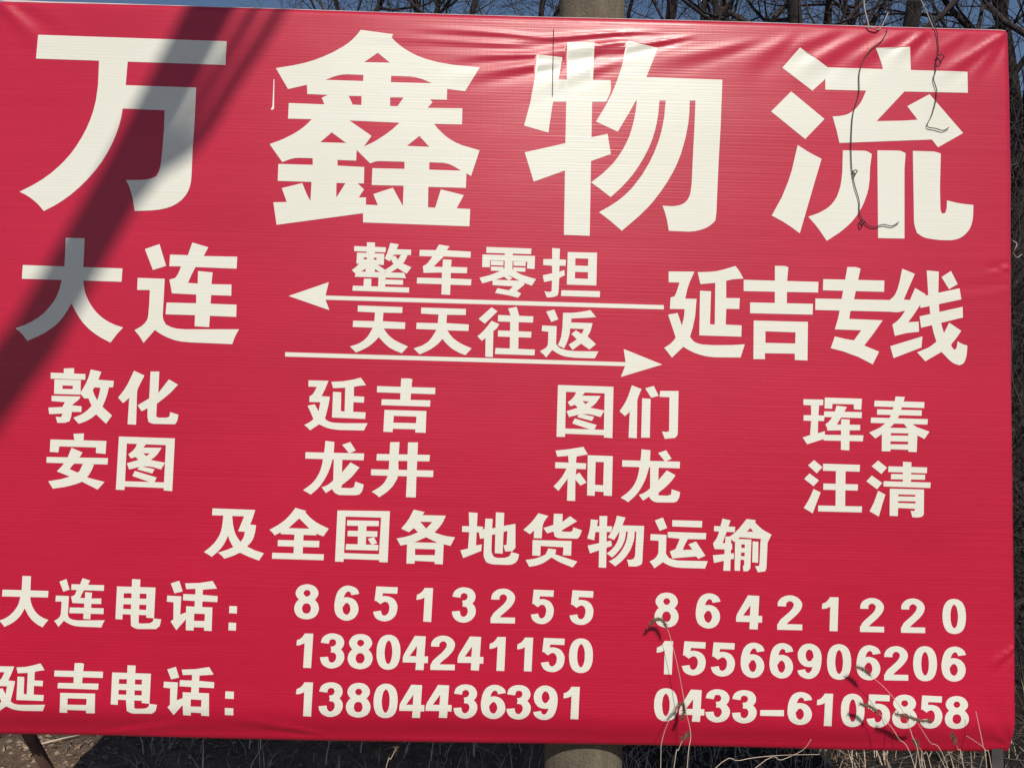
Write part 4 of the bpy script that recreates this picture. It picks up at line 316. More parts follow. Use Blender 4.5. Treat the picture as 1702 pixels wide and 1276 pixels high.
    ('phone_number', '+3kw10c3kg1083k10zz3jq0zn3jj0za3jg0yw3jj0yh3jr0y53k10xu3ke0xl3ku0xf3ld0xc3lw0xf3mc0xl3mp0xu3mz0y53n60yh3n90yw3n60za3mz0zn3mp0zz3ma1083lt10c3ld10e;-3l80zf3l30ze3l00zc3kw0z83kt0z13kr0yw3kt0yr3kw0yl3l00yh3l50ye3la0yc3ld0yb3lf0yc3ll0ye3lp0yh3lt0yl3lx0yr3ly0yw3lx0z13lt0z83lq0zc3lm0ze3li0zf3ld0zf;+3kt0y43ka0xy3ju0xn3jk0x93jd0wt3jb0wd3jd0vx3jk0vh3ju0v23ka0us3kt0ul3ld0uj3lx0ul3mf0us3mv0v23n60vh3nc0vx3nf0wd3nc0wt3n60x93mv0xn3mf0xy3lx0y43ld0y6;-3l70x73l00x53kw0x23kr0ww3kn0wm3km0wd3kn0w33kr0vu3kw0vo3l00vl3l70vi3ld0vi3lj0vi3lp0vl3lu0vo3ly0vu3m20w33m40wd3m20wm3ly0ww3lu0x23lp0x53lj0x73ld0x8|+3ui0z23uf0za3ub0zk3u20zw3t00za3t10z83t30z23t60yu;+3u20zw3to1053t710c3so10f3sk0zg3so0zg3sv0zd3t00za;+3so10f3s410d3ro1073rb0zz3sd0zc3sh0zf3sk0zg;+3rb0zz3r10zp3qt0zd3qn0z03rz0yr3s30z13s80z73sd0zc;+3qn0z03qi0yk3qe0y13qc0xk3rp0xh3rr0xx3rv0yd3rz0yr;+3qc0xk3qb0x43qb0wp3qd0wb3rq0wf3rp0wr3ro0x43rp0xh;+3qd0wb3qh0vx3qm0vj3qv0v73s00vq3rw0vw3rt0w53rq0wf;+3qv0v73r90uw3rq0uo3s90uj3sh0vh3sd0vi3s60vm3s00vq;+3s90uj3st0uk3tb0up3tq0uy3sp0vl3sl0vj3si0vh3sh0vh;+3tq0uy3u10v93u90vn3ue0w13t20w73sy0vy3st0vq3sp0vl;+3ue0w13ug0wf3uf0wt3uc0x73t00wy3t20wp3t30wf3t20w7;+3uc0x73u60xj3tx0xv3tm0y53so0xf3ss0xc3sw0x63t00wy;+3tm0y53t70yc3sr0yg3sb0yg3se0xi3si0xh3sl0xh3so0xf;+3sb0yg3rw0ye3rh0y93r40y13s60xe3s90xg3sc0xh3se0xi;+3r40y13qu0xr3qo0xh3qi0x73rq0wt3rw0x23s20xa3s60xe|+3xf0x73xa0wx3x80wo3x60wd3x60vr3zi0vr3zg0uk40u0uj40x0vp41l0vp41l0wt40y0wt4131053z6108;-3yc0wt3zi0wt3zm0yk|+45n0yh45n0yp45n0yv45o0yz44b0za4480yz4480yp4480yi;+45o0yz45r0z345v0z84600zb45210144r0zu44i0zk44b0za;+4600zb4630zd4670zd46a0ze46910d45u10b45f107452101;+46a0ze46e0zd46j0zd46m0zb47k10147510846p10c46910d;+46m0zb46r0z746w0z246y0yx48d0z34860zg47w0zs47k101;+46y0yx46z0yr46x0yk46t0yc4850y048b0yc48e0yp48d0z3;+46t0yc46o0y346h0xv4680xl47e0x247o0xd47y0xo4850y0;+4680xl45y0xc45m0x245b0ws46f0w746q0wg4720wr47e0x2;+45b0ws4520wk44s0wc44k0w145u0vn45z0vs4660vz46f0w7;+44k0w144d0vp4490ve4460v445j0uw45n0v645q0vg45u0vn;+4460uk48f0uk48f0vj4460vj|+4cy0zw4cr0zo4cl0zh4cg0zd4cc0za4c50z74bt0z24br0y74c60y84ce0ya4ck0yb4cr0ye4d60ym4d20uj4ef0ui4el1074d4107|+4jo0yd4jo0yk4jo0yr4jp0yv4ie0z54ib0yu4ia0yl4ia0yd;+4jp0yv4jr0yz4jw0z34k00z64j40zw4it0zp4ik0zg4ie0z5;+4k00z64k30z84k70z94ka0z94ka1074jv1064jh1024j40zw;+4ka0z94ke0z94kj0z84km0z74lj0zw4l41034kp1064ka107;+4km0z74kq0z34kv0yx4ky0ys4mb0yy4m40zc4lu0zn4lj0zw;+4ky0ys4ky0yn4kw0yf4kt0y74m40xw4m90y84mc0yl4mb0yy;+4kt0y74ko0xz4kh0xq4k80xh4ld0wy4ln0x94lw0xk4m40xw;+4k80xh4jy0x84jn0wy4jc0wo4kf0w34kq0wd4l20wn4ld0wy;+4jc0wo4j30wg4iu0w84im0vy4jv0vk4jz0vp4k60vv4kf0w3;+4im0vy4ig0vm4ic0vb4i80v14jl0ut4jo0v34jr0vd4jv0vk;+4i90uh4md0uh4md0vf4i90vf|+4qo0yd4qo0yl4qo0ys4qp0yv4pe0z64pb0yv4pb0ym4pb0ye;+4qp0yv4qs0z04qx0z44r10z74q40zy4pu0zq4pl0zh4pe0z6;+4r10z74r40z94r80za4rb0za4ra1094qv1074qh1044q40zy;+4rb0za4rf0za4rj0z94rm0z74sj0zx4s51044rp1084ra109;+4rm0z74rr0z44rw0yy4rz0yt4tb0yz4t50zd4sv0zo4sj0zx;+4rz0yt4rz0yo4rx0yg4ru0y84t40xw4t90y94tc0ym4tb0yz;+4ru0y84rp0y04rh0xr4r90xi4se0wy4so0x94sx0xk4t40xw;+4r90xi4qz0x84qo0wy4qd0wp4rg0w34rq0wd4s20wn4se0wy;+4qd0wp4q40wh4pv0w94pm0vy4qv0vk4r00vp4r70vv4rg0w3;+4pm0vy4pg0vm4pc0vb4p90v14ql0ut4qp0v34qs0vd4qv0vk;+4p90uh4te0uh4te0vf4p90vf|+4xx1094xh1034x50zu4ww0zj4wp0z74wk0yt4wg0yc4we0xv4we0xd4we0wv4wg0wd4wk0vx4wp0vj4ww0v64x50uv4xi0um4xy0uh4ye0uf4yv0uh4za0um4zo0uv4zx0v65040vj5090vx50c0wd50e0wv50f0xd50e0xv50c0yc5090yt5040z74zx0zj4zo0zu4zb1034yw1094ye10b;-4ye0zc4yb0zb4y80z94y40z44y00yw4xw0ym4xt0y84xr0xt4xr0xd4xr0wx4xt0wh4xw0w34y00vt4y40vl4y80vh4yb0vf4yd0ve4ye0ve4yg0ve4yi0vf4yl0vh4yo0vl4yt0vt4yw0w34yz0wh4z10wx4z20xd4z10xt4yz0y84yw0ym4yt0yw4yo0z44yk0z94yh0zb4yf0zc'),
    ('phone_number', '+3kx0s03kr0rs3kl0rl3kf0rh3kb0re3k50rb3jt0r73jr0qc3k50qe3kd0qf3kj0qh3kq0qj3l40qr3l10ms3md0mr3mj0sb3l30sb|+3o80pz3pb0px3pl0r93rz0r63s20s83og0sc;+3p80pg3pg0pm3pn0pr3ps0pt3p40qm3os0qg3oi0qa3oa0q4;+3ps0pt3pw0pu3pz0pv3q20pv3q90qs3pv0qs3ph0qq3p40qm;+3q20pv3q60pu3qb0ps3qf0pq3rg0qc3r20qk3qn0qp3q90qs;+3qf0pq3qi0pm3qn0pf3qq0p73s10pd3rx0pp3rq0q13rg0qc;+3qq0p73qr0oz3qr0or3qp0oi3s10oe3s30op3s30p13s10pd;+3qp0oi3qn0oa3qk0o23qh0nx3rn0ng3ru0nr3rz0o33s10oe;+3qh0nx3qc0ns3q50no3q20nm3qj0mr3qz0mx3rc0n63rn0ng;+3q20nm3q00nm3pv0nm3pr0no3p60mt3pj0mq3q00mo3qj0mr;+3pr0no3po0np3pm0nq3pk0nt3oc0nf3oj0n63ot0mz3p60mt;+3pk0nt3ph0ny3pf0o53pc0oe3o10o73o40ny3o70np3oc0nf|+3t60pw3u90pu3ui0r63wx0r43wz0s63te0s9;+3u50pd3ue0pj3ul0po3uq0pq3u20qj3tq0qd3tg0q73t80q1;+3uq0pq3uu0pr3uw0ps3uz0ps3v70qp3ut0qp3uf0qn3u20qj;+3uz0ps3v40pr3v90pp3vc0pn3we0q93w00qh3vl0qm3v70qp;+3vc0pn3vg0pj3vk0pc3vn0p43wz0pa3wu0pn3wn0py3we0q9;+3vn0p43vp0ox3vo0oo3vn0of3wz0ob3x10om3x10oy3wz0pa;+3vn0of3vl0o73vi0nz3vf0nu3wl0nd3ws0no3ww0o03wz0ob;+3vf0nu3v90np3v30nl3uz0nj3vg0mo3vx0mu3wa0n33wl0nd;+3uz0nj3ux0nj3ut0nk3uo0nl3u30mq3uh0mn3uy0ml3vg0mo;+3uo0nl3um0nm3uk0nn3uh0nq3t90nc3th0n33tr0mw3u30mq;+3uh0nq3uf0nv3ud0o33ua0ob3sy0o43t10nv3t40nm3t90nc|+4210qz41z0r741v0rh41n0rt40l0r840n0r540o0qz40r0qr;+41n0rt4190s240s0s940a0sc4070re40a0rd40h0ra40l0r8;+40a0sc3zr0sa3zb0s43yz0rw3zz0r94030rc4060re4070re;+3yz0rw3yq0rm3yi0rb3yc0qx3zm0qp3zq0qy3zv0r53zz0r9;+3yc0qx3y70qh3y30pz3y10pi3zc0pf3zf0pv3zi0qb3zm0qp;+3y10pi3y00p23y00on3y20o93zd0od3zc0op3zc0p23zc0pf;+3y20o93y60nv3yb0ni3yk0n53zn0no3zj0nu3zg0o33zd0od;+3yk0n53yx0mu3zd0mm3zw0mh4030ng3zz0nh3zt0nk3zn0no;+3zw0mh40f0mi40x0mn41b0mw40b0nj4070nh4040ng4030ng;+41b0mw41l0n841t0nl41y0nz40n0o540k0nw40f0no40b0nj;+41y0nz4200od41z0or41w0p540l0ow40o0on40o0od40n0o5;+41w0p541q0ph41i0ps4170q240a0pd40e0pa40i0p340l0ow;+4170q240t0q940d0qd3zy0qe4010pf4040pf4070pe40a0pd;+3zy0qe3zj0qc3z50q73ys0pz3zs0pc3zv0pe3zy0pf4010pf;+3ys0pz3yj0po3yc0pe3y70p53ze0or3zk0p03zp0p83zs0pc|+46x0r046u0r846r0ri46i0ru45h0r845i0r645k0r045n0qs;+46i0ru4640s345o0sa4550sd4520re4560re45d0rb45h0r8;+4550sd44m0sb4470s543v0rx44v0ra44z0rd4520re;+43v0rx43l0rn43d0rb4370qy44i0qp44m0qz44q0r544v0ra;+4370qy4330qi42z0pz42x0pi4480pf44a0pv44e0qb44i0qp;+42x0pi42w0p242w0on42y0o84490od4470op4470p24480pf;+42y0o84310nv4360nh43f0n444j0no44f0nu44c0o34490od;+43f0n443t0mu4490mm44r0mh44z0nf44v0ng44o0nk44j0no;+44r0mh45b0mi45s0mn4660mw4560nj4530ng4500nf44z0nf;+4660mw46h0n746p0nl46u0nz45j0o545g0nw45b0no4560nj;+46u0nz46w0od46v0or46r0p545h0ow45j0on45k0od45j0o5;+46r0p546m0ph46d0ps4630q34560pd4590pa45e0p345h0ow;+4630q345o0qa4590qe44t0qe44w0pg44z0pf4530pf4560pd;+44t0qe44e0qc4400q743o0pz44o0pc44r0pe44u0pf44w0pg;+43o0pz43e0pp4380pf4320p54490or44f0p044k0p844o0pc|+47m0nv47p0nn47s0nc4810n14930nm4920no4900nu48x0o3;+4810n148g0mr48w0ml49f0mh49i0ng49f0nh4970nk4930nm;+49f0mh49y0mj4ae0mq4ar0my49q0nl49m0ni49i0ng;+4ar0my4b00n84b80nj4be0nw4a30o549z0nw49u0np49q0nl;+4be0nw4bj0od4bn0ov4bp0pc4ad0pf4ab0oz4a70oj4a30o5;+4bp0pc4bq0ps4bq0q74bo0ql4ac0qh4ad0q54ae0ps4ad0pf;+4bo0ql4bl0qz4bf0rc4b60rp4a20r64a60r04a90qr4ac0qh;+4b60rp4at0s04ac0s849u0sd49m0re49q0rd49x0ra4a20r6;+49u0sd4990sc48s0s748d0ry49e0rb49i0rd49l0re49m0re;+48d0ry4830rm47v0r947p0qv4910qp4940qy4990r649e0rb;+47p0qv47o0qh47p0q347s0pp4930py4910q74900qg4910qp;+47s0pp47y0pd4860p248h0os49f0ph49b0pk4970pr4930py;+48h0os48w0ok49c0oh49r0og49o0pf49l0pf49h0pf49f0ph;+49r0og4a70oi4al0on4ay0ov49x0pi49u0pg49r0pf49o0pf;+4ay0ov4b70p54be0pg4bk0pp4ac0q34a60pu4a10pm49x0pi|+4e70sb4dr0s54df0rw4d50rl4cz0r94ct0qv4cq0qe4co0pw4cn0pe4co0ow4cq0oe4ct0ny4cz0nk4d50n74df0mw4ds0mn4e90mi4ep0mg4f60mi4fm0mn4fz0mw4g90n74gg0nk4gl0ny4go0oe4gr0ow4gr0pe4gr0pw4go0qe4gl0qv4gg0r94g90rl4g00rw4fn0s54f70sb4ep0se;-4ep0re4em0rd4ej0rb4ef0r64ea0qy4e70qo4e40qa4e20pu4e10pe4e20oy4e40oi4e70o44ea0nu4ef0nm4ej0nh4el0ng4en0nf4ep0nf4er0nf4et0ng4ew0nh4ez0nm4f40nu4f80o44fa0oi4fc0oy4fd0pe4fc0pu4fa0qa4f80qo4f40qy4ez0r64ev0rb4es0rd4ep0re4ep0rf|+4lr0qy4lp0r64ll0rg4lc0rs4ka0r64kb0r44kd0qy4kg0qq;+4lc0rs4ky0s14kh0s74jy0sb4jv0rc4jz0rc4k60r94ka0r6;+4jy0sb4jf0s94iz0s34in0rv4jn0r84js0rb4jv0rc;+4in0rv4id0rl4i50r94hz0qw4ja0qn4je0qx4jj0r34jn0r8;+4hz0qw4hu0qg4hq0py4ho0ph4j00pe4j20pu4j60qa4ja0qn;+4ho0ph4hn0p14hn0om4hp0o84j10oc4j00oo4iz0p04j00pe;+4hp0o84hs0nu4hy0nh4i70n44jb0nn4j70nt4j40o24j10oc;+4i70n44ik0mt4j10ml4jk0mh4jr0nf4jn0ng4jh0nj4jb0nn;+4jk0mh4k40mh4kl0mn4l00mw4jz0ni4jv0ng4js0nf4jr0nf;+4l00mw4lb0n74lj0nk4lo0ny4kc0o44k90nv4k40nn4jz0ni;+4lo0ny4lq0oc4lp0oq4ll0p34ka0ov4kc0om4kd0oc4kc0o4;+4ll0p34lf0pg4l70pr4kw0q14jy0pc4k20p94k70p24ka0ov;+4kw0q14kh0q84k10qc4jm0qd4jp0pe4js0pe4jw0pd4jy0pc;+4jm0qd4j70qa4is0q54if0px4jg0pb4jj0pd4jm0pe4jp0pe;+4if0px4i60pn4hz0pd4ht0p44j10oq4j70oz4jd0p74jg0pb|+4ns0qd4ns0ql4ns0qr4nt0qv4mi0r64mf0qv4me0qm4me0qe;+4nt0qv4nw0qz4o00r44o40r74n80rx4mx0rp4mp0rg4mi0r6;+4o40r74o70r84ob0r94oe0ra4oe0s84nz0s64nl0s34n80rx;+4oe0ra4oi0r94on0r84oq0r74pn0rx4p80s34os0s74oe0s8;+4oq0r74ou0r34oz0qy4p20qt4qe0qz4q80rc4py0rn4pn0rx;+4p20qt4p20qn4p00qg4ox0q84q70pw4qd0q94qf0ql4qe0qz;+4ox0q84os0q04ol0pr4oc0pi4ph0oz4pr0pa4q00pl4q70pw;+4oc0pi4o20p94nr0oz4ng0op4oj0o44ou0oe4p60oo4ph0oz;+4ng0op4n70oi4my0oa4mq0nz4nz0nl4o30nq4oa0nw4oj0o4;+4mq0nz4mk0no4mg0nd4md0n24np0mu4ns0n54nv0ne4nz0nl;+4md0mi4qh0mi4qh0nh4md0nh|+4sv0s94sf0s34s30ru4ru0rj4rn0r74ri0qt4re0qd4rc0pv4rb0pd4rc0ow4re0oe4ri0ny4rn0nk4ru0n84s30mx4sg0mo4sw0mi4tc0mh4tt0mi4u90mo4um0mx4uv0n84v20nk4v70ny4vb0oe4vd0ow4ve0pd4vd0pv4vb0qd4v70qt4v20r74uv0rj4um0ru4ua0s34tu0s94tc0sb;-4tc0rd4ta0rc4t60r94t20r44sy0qx4su0qm4sr0q94sq0pt4sp0pd4sq0oy4sr0oi4su0o44sy0nu4t20nm4t60ni4t90ng4tb0nf4tc0nf4te0nf4tg0ng4tj0ni4tn0nm4tr0nu4tv0o44ty0oi4tz0oy4u00pd4tz0pt4ty0q94tv0qm4tr0qx4tn0r44tj0r94tf0rc4td0rd|+50d0qz50a0r75060rh4zx0rt4yv0r74yw0r54yy0qz4z00qr;+4zx0rt4zj0s24z20s94yj0sc4yf0rd4yj0rd4yq0ra4yv0r7;+4yj0sc4xz0sa4xj0s44x60rw4y70r94yc0rc4yf0rd;+4x60rw4ww0rm4wo0ra4wi0qx4xu0qo4xy0qy4y30r54y70r9;+4wi0qx4wd0qh4w90pz4w60pi4xk0pf4xm0pv4xp0qb4xu0qo;+4w60pi4w50p24w60on4w80o94xl0od4xj0op4xj0p14xk0pf;+4w80o94wb0nv4wh0ni4wq0n54xv0no4xr0nu4xn0o34xl0od;+4wq0n54x40mu4xk0mm4y40mh4yb0ng4y80nh4y10nk4xv0no;+4y40mh4yo0mi4z60mo4zl0mw4yj0nj4yg0nh4yc0ng4yb0ng;+4zl0mw4zw0n85040nl5090nz4yx0o54yt0nw4yo0no4yj0nj;+5090nz50b0od50a0or5070p44yv0ow4yx0on4yy0od4yx0o5;+5070p45010ph4zs0ps4zh0q24yj0pd4ym0pa4yr0p34yv0ow;+4zh0q24z20q94ym0qd4y60qe4y90pf4yc0pf4yg0pe4yj0pd;+4y60qe4xq0qb4xc0q64wz0py4y00pc4y30pe4y70pf4y90pf;+4wz0py4wp0po4wi0pe4wc0p54xl0or4xr0p04xw0p84y00pc'),
    ('phone_number', '+3ky0kf3kj0ka3k60k13jx0jr3jr0jf3jm0j23ji0in3jg0i63jg0hp3jg0h83ji0gr3jm0gc3jr0fz3jx0fn3k70fd3kk0f43kz0ez3lf0ey3lv0ez3mb0f43mo0fd3mx0fn3n40fz3n90gc3nc0gr3ne0h83nf0hp3ne0i63nc0in3n90j23n40jf3mx0jr3mo0k13mc0ka3lx0kf3lf0kh;-3lf0jl3ld0jk3l90jh3l50jd3l10j53kx0iw3kv0ij3kt0i43ks0hp3kt0ha3kv0gv3kx0gi3l10g93l50g13l90fx3lc0fv3le0fv3lf0fv3lh0fv3lj0fv3lm0fx3lp0g13lt0g93lx0gi3m00gv3m20ha3m20hp3m20i43m00ij3lx0iw3lt0j53lp0jd3ll0jh3li0jk3lg0jl|+3nx0hh3nt0h73nq0gz3np0gp3np0g43py0g43pv0ez3r80ey3ra0g23rx0g23rx0h43rb0h43rg0ka3pm0kc;-3ot0h43py0h43q10ir|+3ti0it3tk0j23tm0ja3to0je3sf0js3sa0ji3s70j83s50iz;+3to0je3tq0jg3ts0jh3tw0jj3t90kc3sz0k83so0k13sf0js;+3tw0jj3u00jk3u20jk3u40jk3ua0kh3tw0kh3tj0kf3t90kc;+3u40jk3ub0jj3ug0ji3uj0jh3vi0k53v30kc3un0kf3ua0kh;+3uj0jh3um0je3up0j93ur0j43w50j83w10jj3vt0ju3vi0k5;+3ur0j43ur0iy3uq0is3un0in3vx0ia3w20ik3w50iw3w50j8;+3un0in3ul0ik3ug0ih3uc0if3v10hn3vd0ht3vo0i03vx0ia;+3uc0if3u90if3u30ie3tu0id3u30hg3uc0hi3un0hj3v10hn;+3tw0hg3u80hg3ug0hf3ui0hf3va0i63us0ib3ud0ic3u10id;+3ui0hf3ul0hc3uq0h73ut0h23w50hb3vy0hm3vo0hx3va0i6;+3ut0h23uv0gw3uv0go3uu0gh3w70gb3w90gn3w90gz3w50hb;+3uu0gh3ur0ga3um0g33ui0fy3vk0fd3vu0fn3w20fz3w70gb;+3ui0fy3ud0fv3u70ft3u40ft3u70ew3up0ez3v50f43vk0fd;+3u40ft3u20ft3ty0fv3tu0fx3sx0f83ta0f23tp0ex3u70ew;+3tu0fx3tr0fz3to0g23tm0g63sa0fw3sg0fn3sn0ff3sx0f8;+3tm0g63tk0gb3ti0gj3th0gr3s30gn3s50ge3s70g53sa0fw|+3y00ir3y20j03y40j83y60jc3wx0jq3ws0jg3wp0j63wn0ix;+3y60jc3y80je3yb0jf3yf0jh3xr0ka3xh0k63x60jz3wx0jq;+3yf0jh3yi0ji3yk0ji3yn0ji3ys0kf3ye0kf3y20kd3xr0ka;+3yn0ji3yt0jh3yz0jg3z10jf4010k33zl0ka3z60kd3ys0kf;+3z10jf3z40jc3z80j73za0j240n0j640j0jh40c0js4010k3;+3za0j23za0iw3z80iq3z60il40f0i840l0ii40n0iu40n0j6;+3z60il3z30ii3yz0if3yv0id3zk0hl3zw0hr4060hy40f0i8;+3yv0id3ys0id3yl0ic3yd0ib3yl0he3yu0hg3z60hh3zk0hl;+3ye0he3yq0hd3yy0hd3z00hd3zs0i43za0i93yv0ia3yk0ib;+3z00hd3z30ha3z80h53zc0h040o0h940h0hk4070hv3zs0i4;+3zc0h03zd0gu3ze0gm3zc0gf40p0g840r0gl40r0gx40o0h9;+3zc0gf3z90g83z50g13z00fw4020fb40d0fl40k0fx40p0g8;+3z00fw3yv0ft3yq0fr3yn0fr3yq0eu3z80ex3zo0f24020fb;+3yn0fr3yl0fr3yg0fs3yc0fv3xf0f63xs0f03y70ev3yq0eu;+3yc0fv3y90fw3y60fz3y40g33ws0fu3wy0fl3x50fd3xf0f6;+3y40g33y20g93y10gg3xz0gp3wm0gl3wn0gc3wp0g33ws0fu|+41d0g845d0g845d0h941d0h6|+4a50j14a20j949z0ji49q0jt48o0j948p0j748r0j148t0iu;+49q0jt49b0k248v0k848c0kb4880jf48c0je48j0jb48o0j9;+48c0kb47s0k947c0k446z0jw4800jb4850jd4880jf;+46z0jw46p0jn46i0jc46b0iz47n0ir47r0j047w0j64800jb;+46b0iz4660ik4620i34600hn47d0hk47f0hz47j0ie47n0ir;+4600hn45z0h845z0gt4610gg47e0gk47c0gv47c0h747d0hk;+4610gg4650g346a0fr46j0ff47o0fx47k0g247h0ga47e0gk;+46j0ff46x0f447e0ex47x0es4840fp4810fq47u0ft47o0fx;+47x0es48h0et48z0ey49e0f748c0fs4890fq4850fp4840fp;+49e0f749p0fh49x0fu4a20g748q0gc48m0g448h0fx48c0fs;+4a20g74a40gk4a30gy49z0ha48o0h248q0gu48r0gl48q0gc;+49z0ha49t0hm49l0hw49a0i648c0hi48f0hf48k0h948o0h2;+49a0i648v0id48f0ig47z0ih4820hk4850hk4890hk48c0hi;+47z0ih47j0if4750ia46s0i347t0hh47x0hj4800hk4820hk;+46s0i346i0ht46c0hj4660hb47e0gx47k0h647q0hd47t0hh|+4c30jt4bx0jl4br0jf4bm0jb4bi0j84bc0j54b00j14ay0i74bc0i84bk0ia4bq0ib4bx0ie4cb0il4c70eq4dj0ep4dp0k44ca0k4|+4gj0k54g40jz4fr0jr4fi0jh4fc0j54f70is4f30ic4f10hv4f10hf4f10gy4f30gh4f70g14fc0fo4fi0fc4fs0f24g50eu4gk0ep4h10en4hh0ep4hw0eu4i90f24ij0fc4ip0fo4iu0g14iy0gh4j00gy4j10hf4j00hv4iy0ic4iu0is4ip0j54ij0jh4ia0jr4hx0jz4hi0k54h10k7;-4h00ja4gy0j94gv0j74gr0j34gm0iv4gj0il4gg0i94ge0hu4gd0hf4ge0h04gg0gl4gj0g84gm0fy4gr0fr4gu0fm4gx0fl4gz0fk4h10fk4h20fk4h40fl4h70fm4hb0fr4hf0fy4hi0g84hl0gl4hn0h04ho0hf4hn0hu4hl0i94hi0il4hf0iv4hb0j34h70j74h30j94h10ja|+4jl0hu4kn0hs4kw0j34na0j14nc0k24jt0k5;+4kj0hc4ks0hh4kz0hm4l40hp4kg0ih4k40ib4jv0i54jm0hz;+4l40hp4l70hq4la0hq4ld0hq4ll0im4l70in4kt0il4kg0ih;+4ld0hq4li0hp4ln0ho4lq0hm4mq0i74md0if4ly0ik4ll0im;+4lq0hm4lu0hh4ly0ha4m10h34nb0h94n70hl4n00hw4mq0i7;+4m10h34m20gv4m20gn4m00gf4nc0ga4nd0gl4nd0gx4nb0h9;+4m00gf4ly0g64lv0fz4ls0ft4mx0fd4n50fo4n90fz4nc0ga;+4ls0ft4ln0fp4lh0fl4ld0fj4lu0eo4ma0ev4mn0f34mx0fd;+4ld0fj4lb0fj4l70fj4l20fl4kh0er4kv0eo4lb0em4lu0eo;+4l20fl4l00fm4ky0fn4kv0fq4jo0fc4jw0f34k50ew4kh0er;+4kv0fq4kt0fv4kr0g24ko0ga4jd0g34jg0fv4jj0fm4jo0fc|+4pd0k54ow0k14oh0js4o60jh4nz0j44nw0iq4nz0id4o60i04oh0hq4ov0hh4pb0hb4pv0h94qe0hb4qv0hh4r80hq4rj0i04rq0id4rt0iq4rq0j44rj0jh4r80js4qt0k14qc0k54pv0k7;-4pq0j94pl0j84ph0j64pe0j24pa0iv4p90iq4pa0im4pd0ig4pi0ic4pm0i94ps0i74pv0i64px0i74q30i94q80ic4qc0ig4qf0im4qh0iq4qf0iv4qc0j24q80j64q50j84pz0j94pv0j9;+4pa0i04or0ht4oa0hj4nz0h54ns0gq4nq0ga4ns0fv4nz0ff4oa0f24or0er4pa0el4pv0ej4qf0el4qy0er4rf0f24rq0ff4rx0fv4rz0ga4rx0gq4rq0h54rf0hj4qy0ht4qf0i04pv0i2;-4pp0h44pi0h24pd0gz4p80gt4p40gj4p30ga4p40g14p80fs4pd0fm4pi0fj4pp0fh4pv0fg4q10fh4q80fj4qc0fm4qh0fs4ql0g14qm0ga4ql0gj4qh0gt4qc0gz4q80h24q10h44pv0h4|+4sn0ht4to0hr4tw0j14w60iz4w80k04su0k4;+4tk0hb4ts0hg4tz0hl4u40hn4tg0ig4t50ia4sw0i44so0hy;+4u40hn4u70ho4u90hp4uc0hp4uk0il4u60il4tt0ik4tg0ig;+4uc0hp4uh0ho4ul0hm4up0hl4vo0i64vb0ie4ux0ii4uk0il;+4up0hl4us0hg4uw0h94uz0h24w80h84w30hk4vx0hv4vo0i6;+4uz0h24v00gu4v00gm4uz0ge4w80g94wa0gk4wa0gw4w80h8;+4uz0ge4ux0g54uu0fy4ur0ft4vu0fc4w10fn4w50fz4w80g9;+4ur0ft4um0fo4ug0fk4uc0fi4us0eo4v80eu4vk0f24vu0fc;+4uc0fi4ua0fi4u60fj4u20fk4ti0eq4tv0en4ub0em4us0eo;+4u20fk4u00fl4ty0fm4tv0fp4sq0fb4sx0f34t60ew4ti0eq;+4tv0fp4tt0fu4tr0g14to0ga4sf0g34si0fu4sl0fl4sq0fb|+4ya0k24xu0jy4xf0jq4x40jf4wx0j24wu0ip4wx0ib4x50hz4xf0hp4xs0hh4y80hb4yr0h84za0hb4zq0hh5030hp50d0hz50l0ib50o0ip50l0j250d0jf5030jq4zo0jy4z80k24yr0k4;-4ym0j74yh0j64ye0j44yb0j04y70iu4y60ip4y70ik4ya0if4ye0ia4yj0i84yo0i64yr0i54yu0i64yz0i84z40ia4z80if4zb0ik4zc0ip4zb0iu4z70j04z40j44z10j64yw0j74yr0j7;+4y70hz4xo0ht4x80hi4wy0h54wr0gq4wp0gb4wr0fv4wy0fg4x80f34xo0et4y70en4yr0el4zb0en4zu0et50a0f350k0fg50r0fv50t0gb50r0gq50k0h550a0hi4zu0ht4zb0hz4yr0i1;-4yl0h34ye0h14ya0gy4y50gt4y10gj4y00gb4y10g24y50ft4ya0fn4ye0fk4yl0fi4yr0fh4yx0fi4z40fk4z80fn4zd0ft4zh0g24zi0gb4zh0gj4zd0gt4z80gy4z40h14yx0h34yr0h4'),
    ('arrow', '+1yn2b41xx2cw3ka2co3k92df1xw2dm1yd2fy1rk2de'),
    ('arrow', '+1re22y3dp22o3d020t3k42343df25n3ds23d1rd23p'),
    ('torn_fleck', '+1nk3ae1nb3a11nh39t1nu3a31np3fa1nl3fa'),
]
def decode(s):
    pts = []
    for i in range(0, len(s), 6):
        pts.append(((int(s[i:i + 3], 36) - 400) / 2000.0, (int(s[i + 3:i + 6], 36) - 400) / 2000.0))
    return pts

